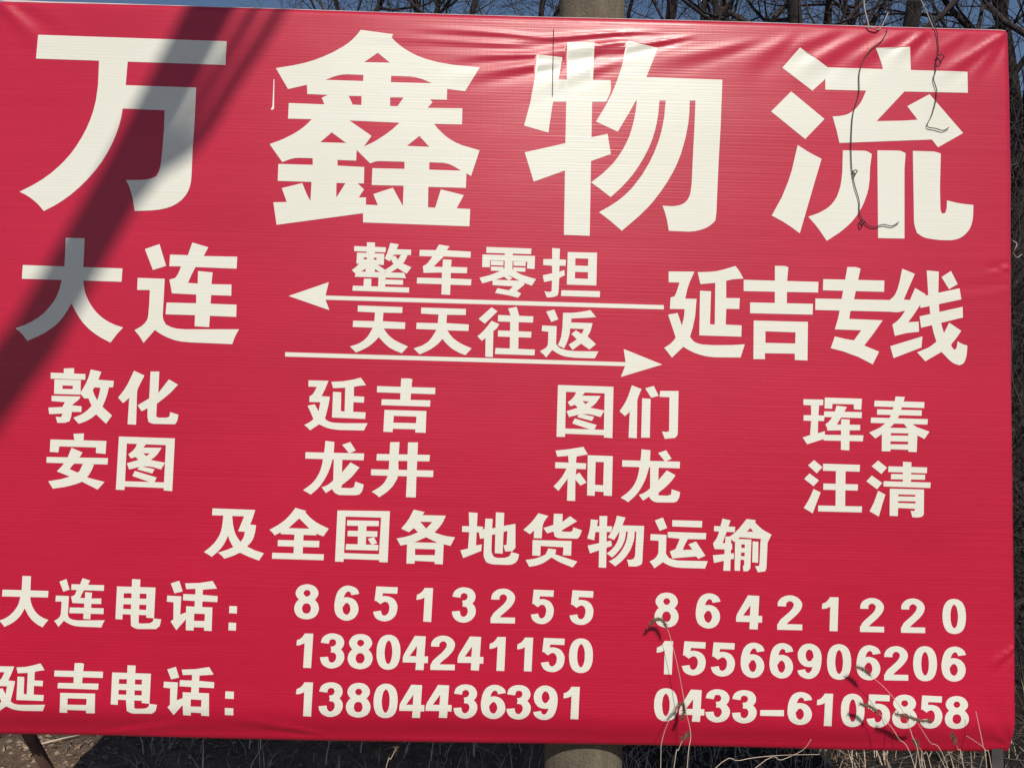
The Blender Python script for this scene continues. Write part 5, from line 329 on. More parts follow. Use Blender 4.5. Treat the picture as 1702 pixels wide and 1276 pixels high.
# creases of the sheet: start u, v, end u, v, half width, height (metres; the tension fades towards the end)
CREASES = [(0.0111, 2.2386, 0.1372, 2.1261, 0.0228, 0.0055), (0.0632, 2.246, 0.2356, 2.1793, 0.0266, 0.002), (3.184, 2.2371, 2.9897, 2.1, 0.0152, 0.0042), (3.1839, 2.2273, 3.0862, 2.1106, 0.0152, 0.0034), (3.0524, 2.2234, 2.9361, 2.1572, 0.019, 0.002), (2.9307, 2.2277, 2.8321, 2.1541, 0.0171, 0.0042), (2.869, 2.2259, 2.6667, 2.1259, 0.0228, 0.0034), (2.7476, 2.2223, 2.5229, 2.0983, 0.0247, 0.0038), (2.6378, 2.223, 2.4556, 2.1432, 0.0228, 0.003), (2.4937, 2.203, 2.3505, 2.105, 0.0247, 0.0024), (2.0148, 2.1987, 1.6149, 2.1733, 0.0095, 0.0026), (1.9924, 2.1668, 1.6389, 2.1195, 0.0114, 0.0034), (2.1488, 2.1851, 1.8726, 2.1419, 0.0114, 0.003), (1.9202, 2.1432, 1.6169, 2.0838, 0.0133, 0.003), (1.7687, 2.096, 1.4661, 2.0446, 0.0152, 0.0028), (1.7098, 2.1839, 1.3294, 2.1922, 0.0095, 0.002), (1.692, 2.1249, 1.4456, 2.1041, 0.0114, 0.0026), (2.3595, 2.1834, 2.0733, 2.1087, 0.019, 0.002), (1.94, 2.0971, 1.6755, 2.0079, 0.019, 0.0015), (1.6342, 2.1583, 1.2167, 2.1577, 0.0114, 0.0015), (3.2103, 1.4955, 3.1225, 1.4819, 0.0076, -0.004), (3.2041, 0.3165, 3.1292, 0.2572, 0.0095, 0.004), (3.2134, 1.4346, 2.9699, 1.4096, 0.0152, -0.0012), (1.0667, 0.0097, 0.8488, 0.052, 0.0114, 0.003), (0.4562, -0.0042, 0.7237, 0.0321, 0.0133, 0.002)]
def wrinkle(u, v):
    """relief of the stretched sheet towards the viewer, metres"""
    W, H = SIGN_W, SIGN_H
    d = 0.0
    for (u0, v0, u1, v1, wd, am) in CREASES:
        dx, dy = u1 - u0, v1 - v0
        L = math.hypot(dx, dy); dx /= L; dy /= L
        t = ((u - u0) * dx + (v - v0) * dy) / L
        if t < -0.25 or t > 1.3: continue
        n = -(u - u0) * dy + (v - v0) * dx
        n += 0.12 * L * 0.12 * math.sin(3.0 * t + u0 * 7)
        ww = wd * (0.65 + 0.7 * max(0, t))
        if abs(n) > 4 * ww: continue
        env = sstep(-0.25, 0.25, t) * (1 - sstep(0.45, 1.3, t))
        d += am * env * (math.exp(-(n / ww) ** 2) - 0.55 * math.exp(-((n - 1.7 * ww) / (1.1 * ww)) ** 2))
    # shallow sag and slack of the whole sheet
    d += 0.0045 * noise.noise(Vector((u * 1.3, v * 1.1, 9.0)))
    d += 0.0013 * noise.noise(Vector((u * 1.5, v * 6.0, 5.0))) * (0.3 + 0.7 * sstep(1.2, 2.2, v))
    d += 0.0010 * noise.noise(Vector((u * 5, v * 7.0, 2.0))) * sstep(1.6, 2.2, v)
    # drawn-in folds at the lower right corner
    x = W - u; r = math.hypot(x, v); a = math.atan2(v, x)
    d += 0.05 * r * math.exp(-r / 0.06) * math.cos(9 * (a - R(40)))
    # lower edge curls back round the frame tube
    e = 1 - sstep(-0.02, 0.12, v + 0.012 * noise.noise(Vector((u * 1.7, 0, 2))))
    d -= 0.030 * e * e
    return d
RAD = 0.022
def to3d(u, v, lift=0.0):
    """wrap the flat sheet round the frame at its edges; return a point local to the sign"""
    W, H = SIGN_W, SIGN_H
    back = 0.0
    def wrapc(c, lo, hi):
        nonlocal back
        if c < lo + RAD: e = lo + RAD - c; sg = -1; base = lo + RAD
        elif c > hi - RAD: e = c - (hi - RAD); sg = 1; base = hi - RAD
        else: return c
        if e < RAD * math.pi / 2:
            back += RAD * (1 - math.cos(e / RAD)); return base + sg * RAD * math.sin(e / RAD)
        back += RAD + (e - RAD * math.pi / 2); return base + sg * RAD
    uu = wrapc(u, -0.008, W + 0.008); v2 = wrapc(v, -0.024, H + 0.010)
    edge_r = 0.0045 * noise.noise(Vector((0, v * 2.2, 8))) + 0.004 * math.exp(-((v - 1.8) / 0.25) ** 2)
    uu += edge_r * sstep(W - 0.25, W, u)
    v2 += (0.004 * noise.noise(Vector((u * 1.6, 0, 3)))) * (1 - sstep(0, 0.2, v))
    return Vector((uu - W / 2, back - wrinkle(u, v) - lift, v2))

STEP, MARG = 0.0135, 0.075
pts2, polys, owner = [], [], []
grid_u = [-MARG, -0.05, -0.025] + [0.004 * i for i in range(0, 10)]
def edgeaxis(L):
    a = [-MARG, -0.045, -0.02, -0.012, -0.004, 0.004, 0.012, 0.02, 0.03]
    n = int((L - 0.08) / STEP)
    mid = [0.04 + (L - 0.08) * i / n for i in range(n + 1)]
    return a + mid + [L - t for t in reversed(a)]
GU, GV = edgeaxis(SIGN_W), edgeaxis(SIGN_H)
GV = sorted([v for v in GV if not (SIGN_H - 0.30 < v < SIGN_H - 0.03)] + [SIGN_H - 0.30 + 0.27 * i / 48 for i in range(48)])
nu = len(GU)
# slight jitter keeps grid points off the straight strokes of the letters
for j, v in enumerate(GV):
    for i, u in enumerate(GU):
        inn = 0 < i < nu - 1 and 0 < j < len(GV) - 1
        pts2.append(Vector((u + (random.uniform(-1, 1) * 0.0012 if inn else 0), v + (random.uniform(-1, 1) * 0.0012 if inn else 0))))
faces_in = []
NAMES = []                                              # one printed character, digit or arrow each
for nm, s in LETTERS:
    for gl in s.split('|'):
        gi = len(NAMES); NAMES.append({'lettering': 'character', 'phone_number': 'digit'}.get(nm, nm))
        for pl in gl.split(';'):
            sg = 1 if pl[0] == '+' else -1
            b = len(pts2)
            pp = decode(pl[1:])
            pts2 += [Vector(p) for p in pp]
            faces_in.append(list(range(b, b + len(pp))))
            owner.append((gi, sg))
edges_in = [(f[i - 1], f[i]) for f in faces_in for i in range(len(f))]
src2 = pts2
cv, ce, cf, ov, oe, of = delaunay_2d_cdt(pts2, edges_in, [], 0, 1e-6, False)
cen = np.array([[sum(cv[i].x for i in f) / len(f), sum(cv[i].y for i in f) / len(f)] for f in cf])
state = np.full(len(cf), -1)
for fi, (gi, sg) in zip(faces_in, owner):              # later outlines paint over or cut earlier ones
    p = np.array([src2[i][:] for i in fi])
    sel = np.nonzero((cen[:, 0] > p[:, 0].min()) & (cen[:, 0] < p[:, 0].max()) & (cen[:, 1] > p[:, 1].min()) & (cen[:, 1] < p[:, 1].max()))[0]
    if not len(sel): continue
    c = cen[sel]; ins = np.zeros(len(sel), bool)
    for i in range(len(p)):
        x1, y1 = p[i - 1]; x2, y2 = p[i]
        if y1 == y2: continue
        ins ^= ((y1 > c[:, 1]) != (y2 > c[:, 1])) & (c[:, 0] < (x2 - x1) * (c[:, 1] - y1) / (y2 - y1) + x1)
    state[sel[ins]] = gi if sg > 0 else -1
tri_red = [tuple(f) for f in cf]
tri_grp = {}
for f, st in zip(cf, state):
    if st >= 0: tri_grp.setdefault(int(st), []).append(tuple(f))
# orient so that front faces look at the viewer (-Y)
def orient(t):
    a, b, c = (cv[i] for i in t[:3])
    return t if (b - a).cross(c - a) > 0 else tuple(reversed(t))
sign = empty('roadside_banner_sign', (0, 0, SIGN_Z))
tag(sign, 'big red vinyl banner printed with cream lettering, arrows and phone numbers', 'banner sign')
P3 = [to3d(p.x, p.y) for p in cv]
def nrm3(p, e=0.003):
    n = (to3d(p.x + e, p.y) - to3d(p.x - e, p.y)).cross(to3d(p.x, p.y + e) - to3d(p.x, p.y - e))
    return n.normalized()
N3 = [nrm3(p) for p in cv]
me = bpy.data.meshes.new('banner_sheet'); me.from_pydata([tuple(p) for p in P3], [], [orient(t) for t in tri_red]); me.update()
link('banner_sheet', me, M_red, sign)
me.normals_split_custom_set_from_vertices([tuple(n) for n in N3])
LIFT = 0.0006
for gi, nm in enumerate(NAMES):
    tl = tri_grp.get(gi, [])
    idx = {}
    vs, fs = [], []
    for t in tl:
        t = orient(t); q = []
        for i in t:
            if i not in idx:
                idx[i] = len(vs); vs.append(tuple(P3[i] + Vector((0, -LIFT, 0))))
            q.append(idx[i])
        fs.append(q)
    me = bpy.data.meshes.new(nm); me.from_pydata(vs, [], fs); me.update()
    link(nm, me, M_cream if nm != 'torn_fleck' else M_white, sign)
    me.normals_split_custom_set_from_vertices([tuple(N3[i]) for i in idx])

# steel frame behind the sheet (coordinates local to the sign)
mb = MB()
W2, H = SIGN_W / 2, SIGN_H
t0, t1 = 0.024, 0.056
mb.box((-W2 + 0.024, t0, 0.024), (-W2 + 0.062, t1, H - 0.024))
mb.box((W2 - 0.062, t0, 0.024), (W2 - 0.024, t1, H - 0.024))
mb.box((-W2 + 0.062, t0 + 0.001, H - 0.062), (W2 - 0.062, t1 - 0.001, H - 0.024))
mb.box((-W2 + 0.062, t0 + 0.001, 0.024), (W2 - 0.062, t1 - 0.001, 0.062))
mb.box((-W2 + 0.062, t0 + 0.002, 1.10), (W2 - 0.062, t1 - 0.002, 1.138))
for x in (-0.75, 0.95): mb.box((x, t0 + 0.003, 0.062), (x + 0.036, t1 - 0.003, 1.10)); mb.box((x, t0 + 0.003, 1.138), (x + 0.036, t1 - 0.003, H - 0.062))
mb.build('frame', M_steel, sign, smooth=False)
mb = MB(); mb.box((W2 - 0.058, t0 + 0.004, -0.56), (W2 - 0.022, t1 - 0.004, 0.024)); mb.build('leg', M_grey, sign, smooth=False)
# left prop: slants inwards to the ground behind
mb = MB(); mb.tube([(-1.4576,0.1000,-0.0164),(-1.5014,0.5030,-0.5200)], 0.017, 8); mb.build('prop', M_steel, sign)
# white hem showing past the right edge
for (v0, v1, o) in ((1.60, 1.93, 0.004), (0.40, 0.62, 0.002), (0.92, 1.10, 0.002)):
    mb = MB()
    n = 8
    for i in range(n + 1):
        v = v0 + (v1 - v0) * i / n
        x = to3d(SIGN_W + 0.02, v).x
        e = o * math.sin(math.pi * i / n)
        for yy in (0.026, 0.0285):
            mb.v += [Vector((x - 0.012, yy, v)), Vector((x + e + 0.0012, yy, v))]
    for i in range(n):
        c = 4 * i
        mb.f += [(c, c + 1, c + 5, c + 4), (c + 2, c + 6, c + 7, c + 3), (c + 1, c + 3, c + 7, c + 5), (c, c + 4, c + 6, c + 2)]
    mb.build('hem', M_white, sign)

# top hem, sunlit tone put into its pale colour, widest near left corner
mb = MB()
hp = [SIGN_W * i / 160 for i in range(161)]
mb.tube([to3d(u, SIGN_H + 0.010 - RAD + RAD * 1.0, 0.0006) + Vector((0, 0, 0.001)) for u in hp], [0.0011 + 0.0032 * (1 - sstep(0.0, 0.55, u)) + 0.0005 * noise.noise(Vector((u * 9, 0, 0))) for u in hp], 6)
mb.build('hem', M_hem, sign)

# ------------------------------------------------------------------ wires, straps and lashings
def catmull(pts, n=5):
    pts = [Vector(p) for p in pts]; out = []
    for i in range(len(pts) - 1):
        p0 = pts[max(i - 1, 0)]; p1 = pts[i]; p2 = pts[i + 1]; p3 = pts[min(i + 2, len(pts) - 1)]
        for k in range(n):
            t = k / n
            out.append(0.5 * (2 * p1 + (p2 - p0) * t + (2 * p0 - 5 * p1 + 4 * p2 - p3) * t * t + (3 * p1 - p0 - 3 * p2 + p3) * t ** 3))
    out.append(pts[-1]); return out
def on_sheet(u, v, gap):
    p = to3d(u, v, gap); return Vector((p.x, p.y, p.z + SIGN_Z))
WIRES = [('hanging_wire', 'long thin dark wire dangling over the large character at the upper right', 'wire', 'wire', 0.0015, [('w', 1.2072, 2.7376, -0.004), ('s', 2.8065, 2.2258, 0.006), ('s', 2.7871, 2.1945, 0.006), ('s', 2.7569, 2.169, 0.006), ('s', 2.7328, 2.1346, 0.006), ('s', 2.7189, 2.0883, 0.006), ('s', 2.7176, 2.0271, 0.006), ('s', 2.7056, 1.9841, 0.006), ('s', 2.6965, 1.9473, 0.006), ('s', 2.6923, 1.8743, 0.006), ('s', 2.6935, 1.7957, 0.006), ('s', 2.7024, 1.7356, 0.006), ('s', 2.7173, 1.6818, 0.006), ('s', 2.719, 1.6398, 0.006), ('s', 2.7381, 1.6103, 0.006), ('s', 2.7619, 1.5989, 0.006), ('s', 2.7917, 1.6069, 0.006), ('s', 2.8215, 1.6034, 0.006), ('s', 2.8424, 1.616, 0.006)], [(2.7024, 1.7687, 0.006), (2.7244, 1.6087, 0.007)]), ('hanging_wire', 'short dark wire with a twisted loop near the upper right corner of the banner', 'wire', 'wire', 0.0015, [('w', 1.3583, 2.8107, 0.02), ('w', 1.3651, 2.7403, -0.004), ('s', 2.9691, 2.2183, 0.006), ('s', 2.9712, 2.163, 0.006), ('s', 2.9649, 2.1321, 0.006), ('s', 2.9617, 2.1014, 0.006), ('s', 2.9556, 2.0767, 0.006), ('s', 2.9656, 2.0403, 0.006), ('s', 2.9611, 2.0035, 0.006), ('s', 2.9488, 1.9604, 0.006), ('s', 2.9336, 1.9253, 0.006), ('s', 2.9606, 1.9182, 0.006), ('s', 2.9834, 1.9127, 0.006), ('s', 3.0027, 1.9224, 0.006)], [(2.9759, 2.1435, 0.01)]), ('hanging_wire', 'short straight dark wire over the top edge in front of the pole', 'wire', 'wire', 0.0012, [('w', 0.1473, 2.7049, -0.003), ('s', 1.7478, 2.1928, 0.005), ('s', 1.7477, 2.146, 0.005), ('s', 1.7479, 2.0876, 0.005), ('s', 1.7479, 1.9906, 0.005)], []), ('tie_strap', 'pale plastic strap rising from the top edge at the right of the banner', 'strap', 'strap', 0.0026, [('w', 1.1727, 2.9433, 0.05), ('w', 1.1558, 2.8461, 0.04), ('w', 1.1664, 2.7608, 0.03), ('w', 1.1437, 2.7349, 0.0)], []), ('tie_strap', 'thin pale cord curling over the top edge beside the pale strap', 'strap', 'strap', 0.0022, [('w', 1.2291, 2.8085, 0.03), ('w', 1.1861, 2.7372, 0.0), ('w', 1.158, 2.7368, -0.01), ('w', 1.1424, 2.7406, 0.005), ('w', 1.1644, 2.7468, 0.03)], []), ('tie_wire', 'thin pale tie wire slanting up from the top edge to the trees', 'wire', 'strap', 0.0016, [('w', 1.3598, 2.7423, 0.0), ('w', 1.4239, 2.8864, 0.15), ('w', 1.5398, 3.1012, 0.4), ('w', 1.7367, 3.478, 0.8)], []), ('tie_wire', 'loose curl of pale wire at the right edge of the banner', 'wire', 'strap', 0.0016, [('w', 1.6054, 2.068, 0.0), ('w', 1.6151, 2.0575, -0.005), ('w', 1.6076, 2.0427, -0.01), ('w', 1.6069, 2.0298, 0.0), ('w', 1.6252, 2.0172, 0.01), ('w', 1.6477, 2.0296, 0.02)], [])]
for nm, label, cat, mat, rad, path, knots in WIRES:
    pts = [on_sheet(u, v, g) if kind == 's' else Vector((u, g, v)) for kind, u, v, g in path]
    mb = MB(); cp = catmull(pts, 5); mb.tube(cp, rad, 5)
    for (u, v, rr) in knots:                            # twisted knots in the wire
        c = on_sheet(u, v, 0.010)
        loop = [c + Vector((rr * math.cos(a) * (0.8 + 0.3 * math.sin(3 * a)), -0.004 * math.sin(2 * a), rr * 1.25 * math.sin(a))) for a in [i * 0.45 for i in range(24)]]
        mb.tube(loop, rad * 1.1, 5)
    o = mb.build(nm, M_wire if mat == 'wire' else M_strap)
    tag(o, label, cat)

# ------------------------------------------------------------------ concrete pole behind the banner
pole = empty('concrete_utility_pole', (0.3058, 0.1950, 0))
tag(pole, 'round grey-brown concrete pole standing right behind the red banner', 'utility pole')
mb = MB()
seg = 48; hs = [-0.3, 0, 0.3, 0.5, 0.8, 1.5, 2.5, 3.2, 4.5, 7.0, 9.0]
LEAN = -0.00575
mb.tube([(LEAN * h, 0, h) for h in hs], [0.1292 - 0.00604 * h for h in hs], seg)
mb.build('shaft', M_conc, pole)
mb = MB(); mb.tube([(LEAN * 9, 0, 9.0), (LEAN * 9, 0, 9.06)], [0.085, 0.07], 24); mb.build('cap', M_conc, pole)
mb = MB(); mb.box((LEAN * 8.4 - 0.8, -0.17, 8.36), (LEAN * 8.4 + 0.8, -0.10, 8.44)); mb.build('crossarm', M_steel, pole, smooth=False)
for x in (-0.7, 0.0, 0.7):
    mb = MB(); cx = LEAN * 8.4 + x
    mb.tube([(cx, -0.135, 8.44), (cx, -0.135, 8.50), (cx, -0.135, 8.53), (cx, -0.135, 8.56), (cx, -0.135, 8.60)], [0.012, 0.035, 0.022, 0.036, 0.015], 12)
    mb.build('insulator', M_strap, pole)

# ------------------------------------------------------------------ bare trees and thicket
def grow(mb, p, d, ln, r, depth, rng, up=0.12, nseg=5, crook=0.22, kids=(3, 5), rmin=0.0026, spread=0.75):
    pts, rad = [p.copy()], [r]
    q = p.copy(); dd = d.normalized()
    for i in range(nseg):
        dd = (dd + Vector((rng.uniform(-1, 1), rng.uniform(-1, 1), rng.uniform(-1, 1))) * crook + Vector((0, 0, up))).normalized()
        q = q + dd * (ln / nseg)
        pts.append(q.copy()); rad.append(max(rmin, r * (1 - 0.62 * (i + 1) / nseg)))
    mb.tube(pts, rad, 7 if r > 0.03 else (5 if r > 0.01 else 3), cap=False)
    if depth > 0:
        for c in range(rng.randint(*kids)):
            t = rng.uniform(0.25, 1.0); i = min(int(t * nseg), nseg - 1)
            a = pts[i].lerp(pts[i + 1], t * nseg - i)
            ax = (pts[i + 1] - pts[i]).normalized()
            side = ax.orthogonal().normalized(); side.rotate(Matrix.Rotation(rng.uniform(0, 6.283), 3, ax))
            nd = (ax * rng.uniform(0.45, 1.0) + side * rng.uniform(0.5, 1.0) * spread / 0.75).normalized()
            grow(mb, a, nd, ln * rng.uniform(0.42, 0.72), max(rmin, rad[i] * rng.uniform(0.42, 0.65)), depth - 1, rng, up, max(3, nseg - 1), crook, kids, rmin, spread)
        grow(mb, pts[-1], dd, ln * rng.uniform(0.5, 0.7), rad[-1], depth - 1, rng, up, max(3, nseg - 1), crook, kids, rmin, spread)

def bare_tree(x, y, h, r, lean, seed, label, nm='bare_tree', limbs=(6, 9), depth=3, group=None, first=0.3, crook=1.0):
    rng = random.Random(seed)
    z = gz(x, y)
    t = empty(nm, (x, y, z)); tag(t, label, 'tree', group)
    pts, rad = [], []
    n = 10
    off = Vector((0, 0, 0))
    for i in range(n + 1):
        f = i / n
        pts.append(Vector((lean[0] * h * f + 0.024 * crook * h * math.sin(f * 5 * (1 + 0.4 * (crook > 1)) + seed), lean[1] * h * f + 0.02 * crook * h * math.sin(f * 4 + seed * 2), h * f - 0.15 * (i == 0))))
        rad.append(r * (1.18 - f * 0.85) if i else r * 1.4)
    mb = MB(); mb.tube(pts, rad, 10); mb.build('trunk', M_bark, t)
    mb = MB()
    for k in range(rng.randint(*limbs)):
        f = rng.uniform(first, 1.0); i = min(int(f * n), n - 1)
        a = pts[i].lerp(pts[i + 1], f * n - i)
        ang = rng.uniform(0, 6.283)
        d = Vector((math.cos(ang), math.sin(ang), rng.uniform(0.4, 1.1)))
        grow(mb, a, d, h * rng.uniform(0.18, 0.32), rad[i] * rng.uniform(0.38, 0.6), depth, rng)
    grow(mb, pts[-1], Vector((lean[0], lean[1], 1)), h * 0.25, rad[-1], depth, rng)
    mb.build('branches', M_twig, t)
    return t

TREES = [(-2.13, 8.0, 5.6, 0.06, (0.1, 0), 1, 'slender bare tree leaning right behind the top edge, farthest left of the wood', 'bare_tree', (11, 14), 3, None, 0.5, 2.2),
 (-0.643, 7.5, 6.0, 0.075, (-0.02, 0), 2, 'bare tree with forked crooked limbs left of the concrete pole', 'bare_tree', (11, 14), 3, None, 0.5, 2.2),
 (0.128, 6.5, 6.6, 0.055, (0.01, 0.02), 3, 'straight dark bare tree nearest the left side of the concrete pole', 'bare_tree', (8, 10), 3, None, 0.45, 1.4),
 (0.455, 7.4, 6.0, 0.05, (0.03, 0), 14, 'thin bare tree with a forking stem, just left of the concrete pole', 'bare_tree', (11, 14), 3, None, 0.5, 2.2),
 (-1.589, 9.0, 6.2, 0.07, (0.03, 0), 15, 'bushy bare tree set back among the twigs left of the concrete pole', 'bare_tree', (11, 14), 3, None, 0.5, 2.2),
 (-3.03, 9.5, 6.0, 0.06, (0.04, 0), 17, 'most distant twiggy bare tree at the left end of the wood', 'bare_tree', (11, 14), 3, None, 0.5, 2.2),
 (-1.27, 10.5, 6.6, 0.07, (-0.03, 0), 18, 'hazy bare crown behind the crooked tree left of the pole', 'bare_tree', (11, 14), 3, None, 0.5, 2.2),
 (1.903, 8.0, 6.0, 0.05, (0.02, 0), 19, 'small twiggy bare tree peeping out right beside the concrete pole', 'bare_tree', (11, 14), 3, None, 0.5, 2.2),
 (3.461, 9.0, 6.4, 0.06, (0.02, 0), 20, 'low twiggy bare tree between the stem cluster and the stout trunk', 'bare_tree', (11, 14), 3, None, 0.5, 2.2),
 (4.99, 8.5, 6.2, 0.07, (0.02, 0), 21, 'low bare tree with a twiggy crown behind the last large character', 'bare_tree', (11, 14), 3, None, 0.5, 2.2),
 (1.966, 6.5, 9.0, 0.085, (-0.01, 0), 4, 'thickest dark bare trunk right of the concrete pole', 'bare_tree', (6, 9), 3, None, 0.25, 1.0),
 (2.329, 7.2, 9.0, 0.05, (0.0, 0), 5, 'slim bare stem close beside the thickest trunk, on its right', 'bare_tree', (6, 9), 3, None, 0.25, 1.0),
 (2.43, 6.8, 8.5, 0.055, (0.015, 0), 6, 'slim bare tree in the middle of the cluster right of the pole', 'bare_tree', (6, 9), 3, None, 0.25, 1.0),
 (3.172, 8.5, 9.0, 0.06, (0.03, 0), 16, 'bare tree at the right end of the cluster of stems by the pole', 'bare_tree', (6, 9), 3, None, 0.25, 1.0),
 (3.377, 6.2, 9.0, 0.1, (-0.012, 0), 7, 'stout dark bare trunk over the last large character', 'bare_tree', (6, 9), 3, None, 0.25, 1.0),
 (4.049, 7.4, 8.5, 0.07, (-0.02, 0), 8, 'dark bare trunk just right of the stout trunk', 'bare_tree', (6, 9), 3, None, 0.25, 1.0),
 (4.415, 7.0, 9.0, 0.06, (0.0, 0.02), 9, 'bare tree behind the pale strap on the top edge', 'bare_tree', (6, 9), 3, None, 0.25, 1.0),
 (4.865, 6.4, 9.5, 0.115, (0.02, 0), 10, 'broad dark bare trunk behind the slanting tie wire', 'bare_tree', (6, 9), 3, None, 0.25, 1.0),
 (6.5, 8.0, 9.0, 0.075, (0.08, 0), 11, 'bare tree with long slanting limbs near the upper right corner', 'bare_tree', (6, 9), 3, None, 0.25, 1.0),
 (6.579, 7.0, 8.0, 0.11, (-0.06, 0), 12, 'bare tree leaning left past the right edge of the banner', 'bare_tree', (6, 9), 3, None, 0.25, 1.0),
 (6.114, 5.5, 8.0, 0.12, (0.0, 0), 13, 'bare tree beyond the right end of the banner', 'bare_tree', (6, 9), 3, None, 0.25, 1.0)]
for a in TREES:
    bare_tree(*a)

def shrub(x, y, h, nstem, seed, label):
    rng = random.Random(seed)
    t = empty('bare_shrub', (x, y, gz(x, y))); tag(t, label, 'shrub', 'leafless shrubs on the bank')
    mb = MB()
    for k in range(nstem):
        a = rng.uniform(0, 6.283); rr = rng.uniform(0, 0.35)
        grow(mb, Vector((rr * math.cos(a), rr * math.sin(a), -0.05)), Vector((math.cos(a) * 0.35, math.sin(a) * 0.35, 1)), h * rng.uniform(0.55, 0.8), rng.uniform(0.008, 0.016), 3, rng, up=0.05, nseg=4, crook=0.28, kids=(2, 4), rmin=0.003)
    mb.build('stems', M_twig, t)
    mb = MB()
    for k in range(int(60 * h)):
        a = rng.uniform(0, 6.283); rr = rng.uniform(0, 0.5) * h * 0.6
        p = Vector((rr * math.cos(a), rr * math.sin(a), rng.uniform(0.05, 0.8) * h))
        d = Vector((rng.uniform(-1, 1), rng.uniform(-1, 1), 0)).normalized()
        mb.blade(p, d, rng.uniform(0.03, 0.07), rng.uniform(0.008, 0.016), 0.9)
    mb.build('withered_leaves', M_leaf, t)
SHRUBS = [(2.35, 1.9, 2.2, 7, 40, 'lowest bare shrub close behind the right edge of the banner'), (2.9, 2.4, 2.6, 8, 41, 'bare shrub with many thin stems right of the banner'), (3.4, 1.7, 2.3, 7, 42, 'broad shrub at the foot of the bank beyond the right edge'), (3.3, 3.2, 3.0, 8, 43, 'tall dense shrub on the bank right of the banner'), (4.1, 2.8, 2.8, 8, 44, 'wide twiggy shrub at the right of the thicket'), (3.0, 4.2, 3.2, 8, 45, 'tall twiggy shrub higher on the bank to the right'), (4.0, 4.6, 3.3, 8, 46, 'tallest shrub in the thicket on the right'), (5.0, 3.8, 3.0, 7, 47, 'outer shrub at the far right of the thicket'), (4.9, 5.6, 3.2, 7, 48, 'shrub high on the bank at the far right'), (5.9, 5.0, 3.2, 6, 49, 'outermost high shrub on the right of the bank'), (3.9, 6.2, 3.2, 7, 50, 'shrub behind the tallest shrub of the thicket'), (2.2, 3.4, 2.4, 7, 51, 'shrub behind the right end of the banner'), (1.2, 4.6, 2.0, 5, 52, 'shrub on the bank behind the concrete pole, to its right'), (-0.6, 4.2, 1.8, 5, 53, 'low shrub on the bank left of the concrete pole'), (-2.2, 4.4, 1.8, 5, 54, 'low shrub on the bank behind the left half of the banner'), (-3.8, 4.0, 1.9, 5, 55, 'low shrub at the left end of the bank'), (0.4, 6.0, 2.0, 5, 56, 'highest low shrub on the bank behind the pole')]
for a in SHRUBS: shrub(*a)

# leaning tree by the road behind the viewer: throws the slanting shadow over the left of the banner
lean = empty('leaning_tree', (-2.2324, -6.1294, 0.0000))
tag(lean, 'bare leaning roadside tree whose slanting shadow crosses the left of the banner', 'tree')
LB = Vector((-2.2324, -6.1294, 0.0000))
tp = [Vector(p) - LB for p in [(-2.2824, -6.1294, -0.1500),(-2.2324, -6.1294, 0.0000),(-2.1024, -5.9794, 2.9388),(-1.7324, -5.8294, 5.8776),(-1.4647, -5.7173, 6.0343),(-1.1273, -5.6052, 6.1598),(-0.8204, -5.4931, 6.2693),(-0.6707, -5.3810, 6.4147),(-0.4792, -4.9326, 6.5410),(-0.3077, -4.4842, 6.6672),(-0.0173, -3.7667, 6.8692),(0.2368, -3.1389, 7.0459)]]
mb = MB(); mb.tube(tp, [.17,.13,.115,.105,.098,.092,.085,.080,.076,.073,.06,.02], 12); mb.build('trunk', M_bark, lean)
rng = random.Random(3)
mb = MB()
for br, r0, r1 in [([(-0.5823, -4.7084, 6.2132),(-0.4927, -4.6523, 6.2135),(-0.3680, -4.5963, 6.3583),(-0.2862, -4.5402, 6.4844),(-0.1720, -4.4842, 6.6712),(-0.1007, -4.3721, 6.7712)],0.024,0.016),([(-0.4229, -4.6523, 6.3104),(-0.3014, -4.7084, 6.4485),(-0.1767, -4.7645, 6.7027),(-0.0752, -4.8205, 6.9096),(0.0371, -4.9326, 7.2061)],0.024,0.019),([(-0.4413, -4.5963, 6.4482),(-0.3886, -4.4842, 6.4517),(-0.3126, -4.3721, 6.4914),(-0.2538, -4.2600, 6.5510),(-0.2112, -4.1479, 6.6506)],0.022,0.015)]:
    b = [Vector(p) - LB for p in br]
    cp = catmull(b, 4)
    mb.tube(cp, [r0 + (r1 - r0) * i / (len(cp) - 1) for i in range(len(cp))], 7)
for k in range(7):
    a = tp[-1].lerp(tp[-2], rng.random())
    ang = rng.uniform(0.2, 1.8)
    grow(mb, a, Vector((math.cos(ang), -abs(math.sin(ang)) * 0.5, 1.2)), 1.2, 0.02, 2, rng)
mb.build('branches', M_twig, lean)

# ------------------------------------------------------------------ dry grass
rng = random.Random(11)
mb = MB()
def scatter(n, x0, x1, y0, y1, l0, l1, wd, keep=None):
    for k in range(n):
        x = rng.uniform(x0, x1); y = rng.uniform(y0, y1)
        if keep and not keep(x, y): continue
        a = rng.uniform(0, 6.283)
        mb.blade((x, y, gz(x, y) - 0.005), Vector((math.cos(a), math.sin(a), 0)), rng.uniform(l0, l1), wd * rng.uniform(0.6, 1.3), rng.uniform(0.3, 1.5))
def clump(x, y, n, ln, spread=0.06):
    for k in range(n):
        a = rng.uniform(0, 6.283); rr = abs(rng.gauss(0, spread))
        px, py = x + rr * math.cos(a), y + rr * math.sin(a)
        mb.blade((px, py, gz(px, py) - 0.005), Vector((math.cos(a), math.sin(a), 0)), ln * rng.uniform(0.5, 1.2), rng.uniform(0.0012, 0.003), rng.uniform(0.2, 1.2))
scatter(1500, -1.5, 3.2, 0.5, 2.2, 0.03, 0.16, 0.0016, lambda x, y: noise.noise(Vector((x * 1.7, y * 1.7, 6))) > -0.05)
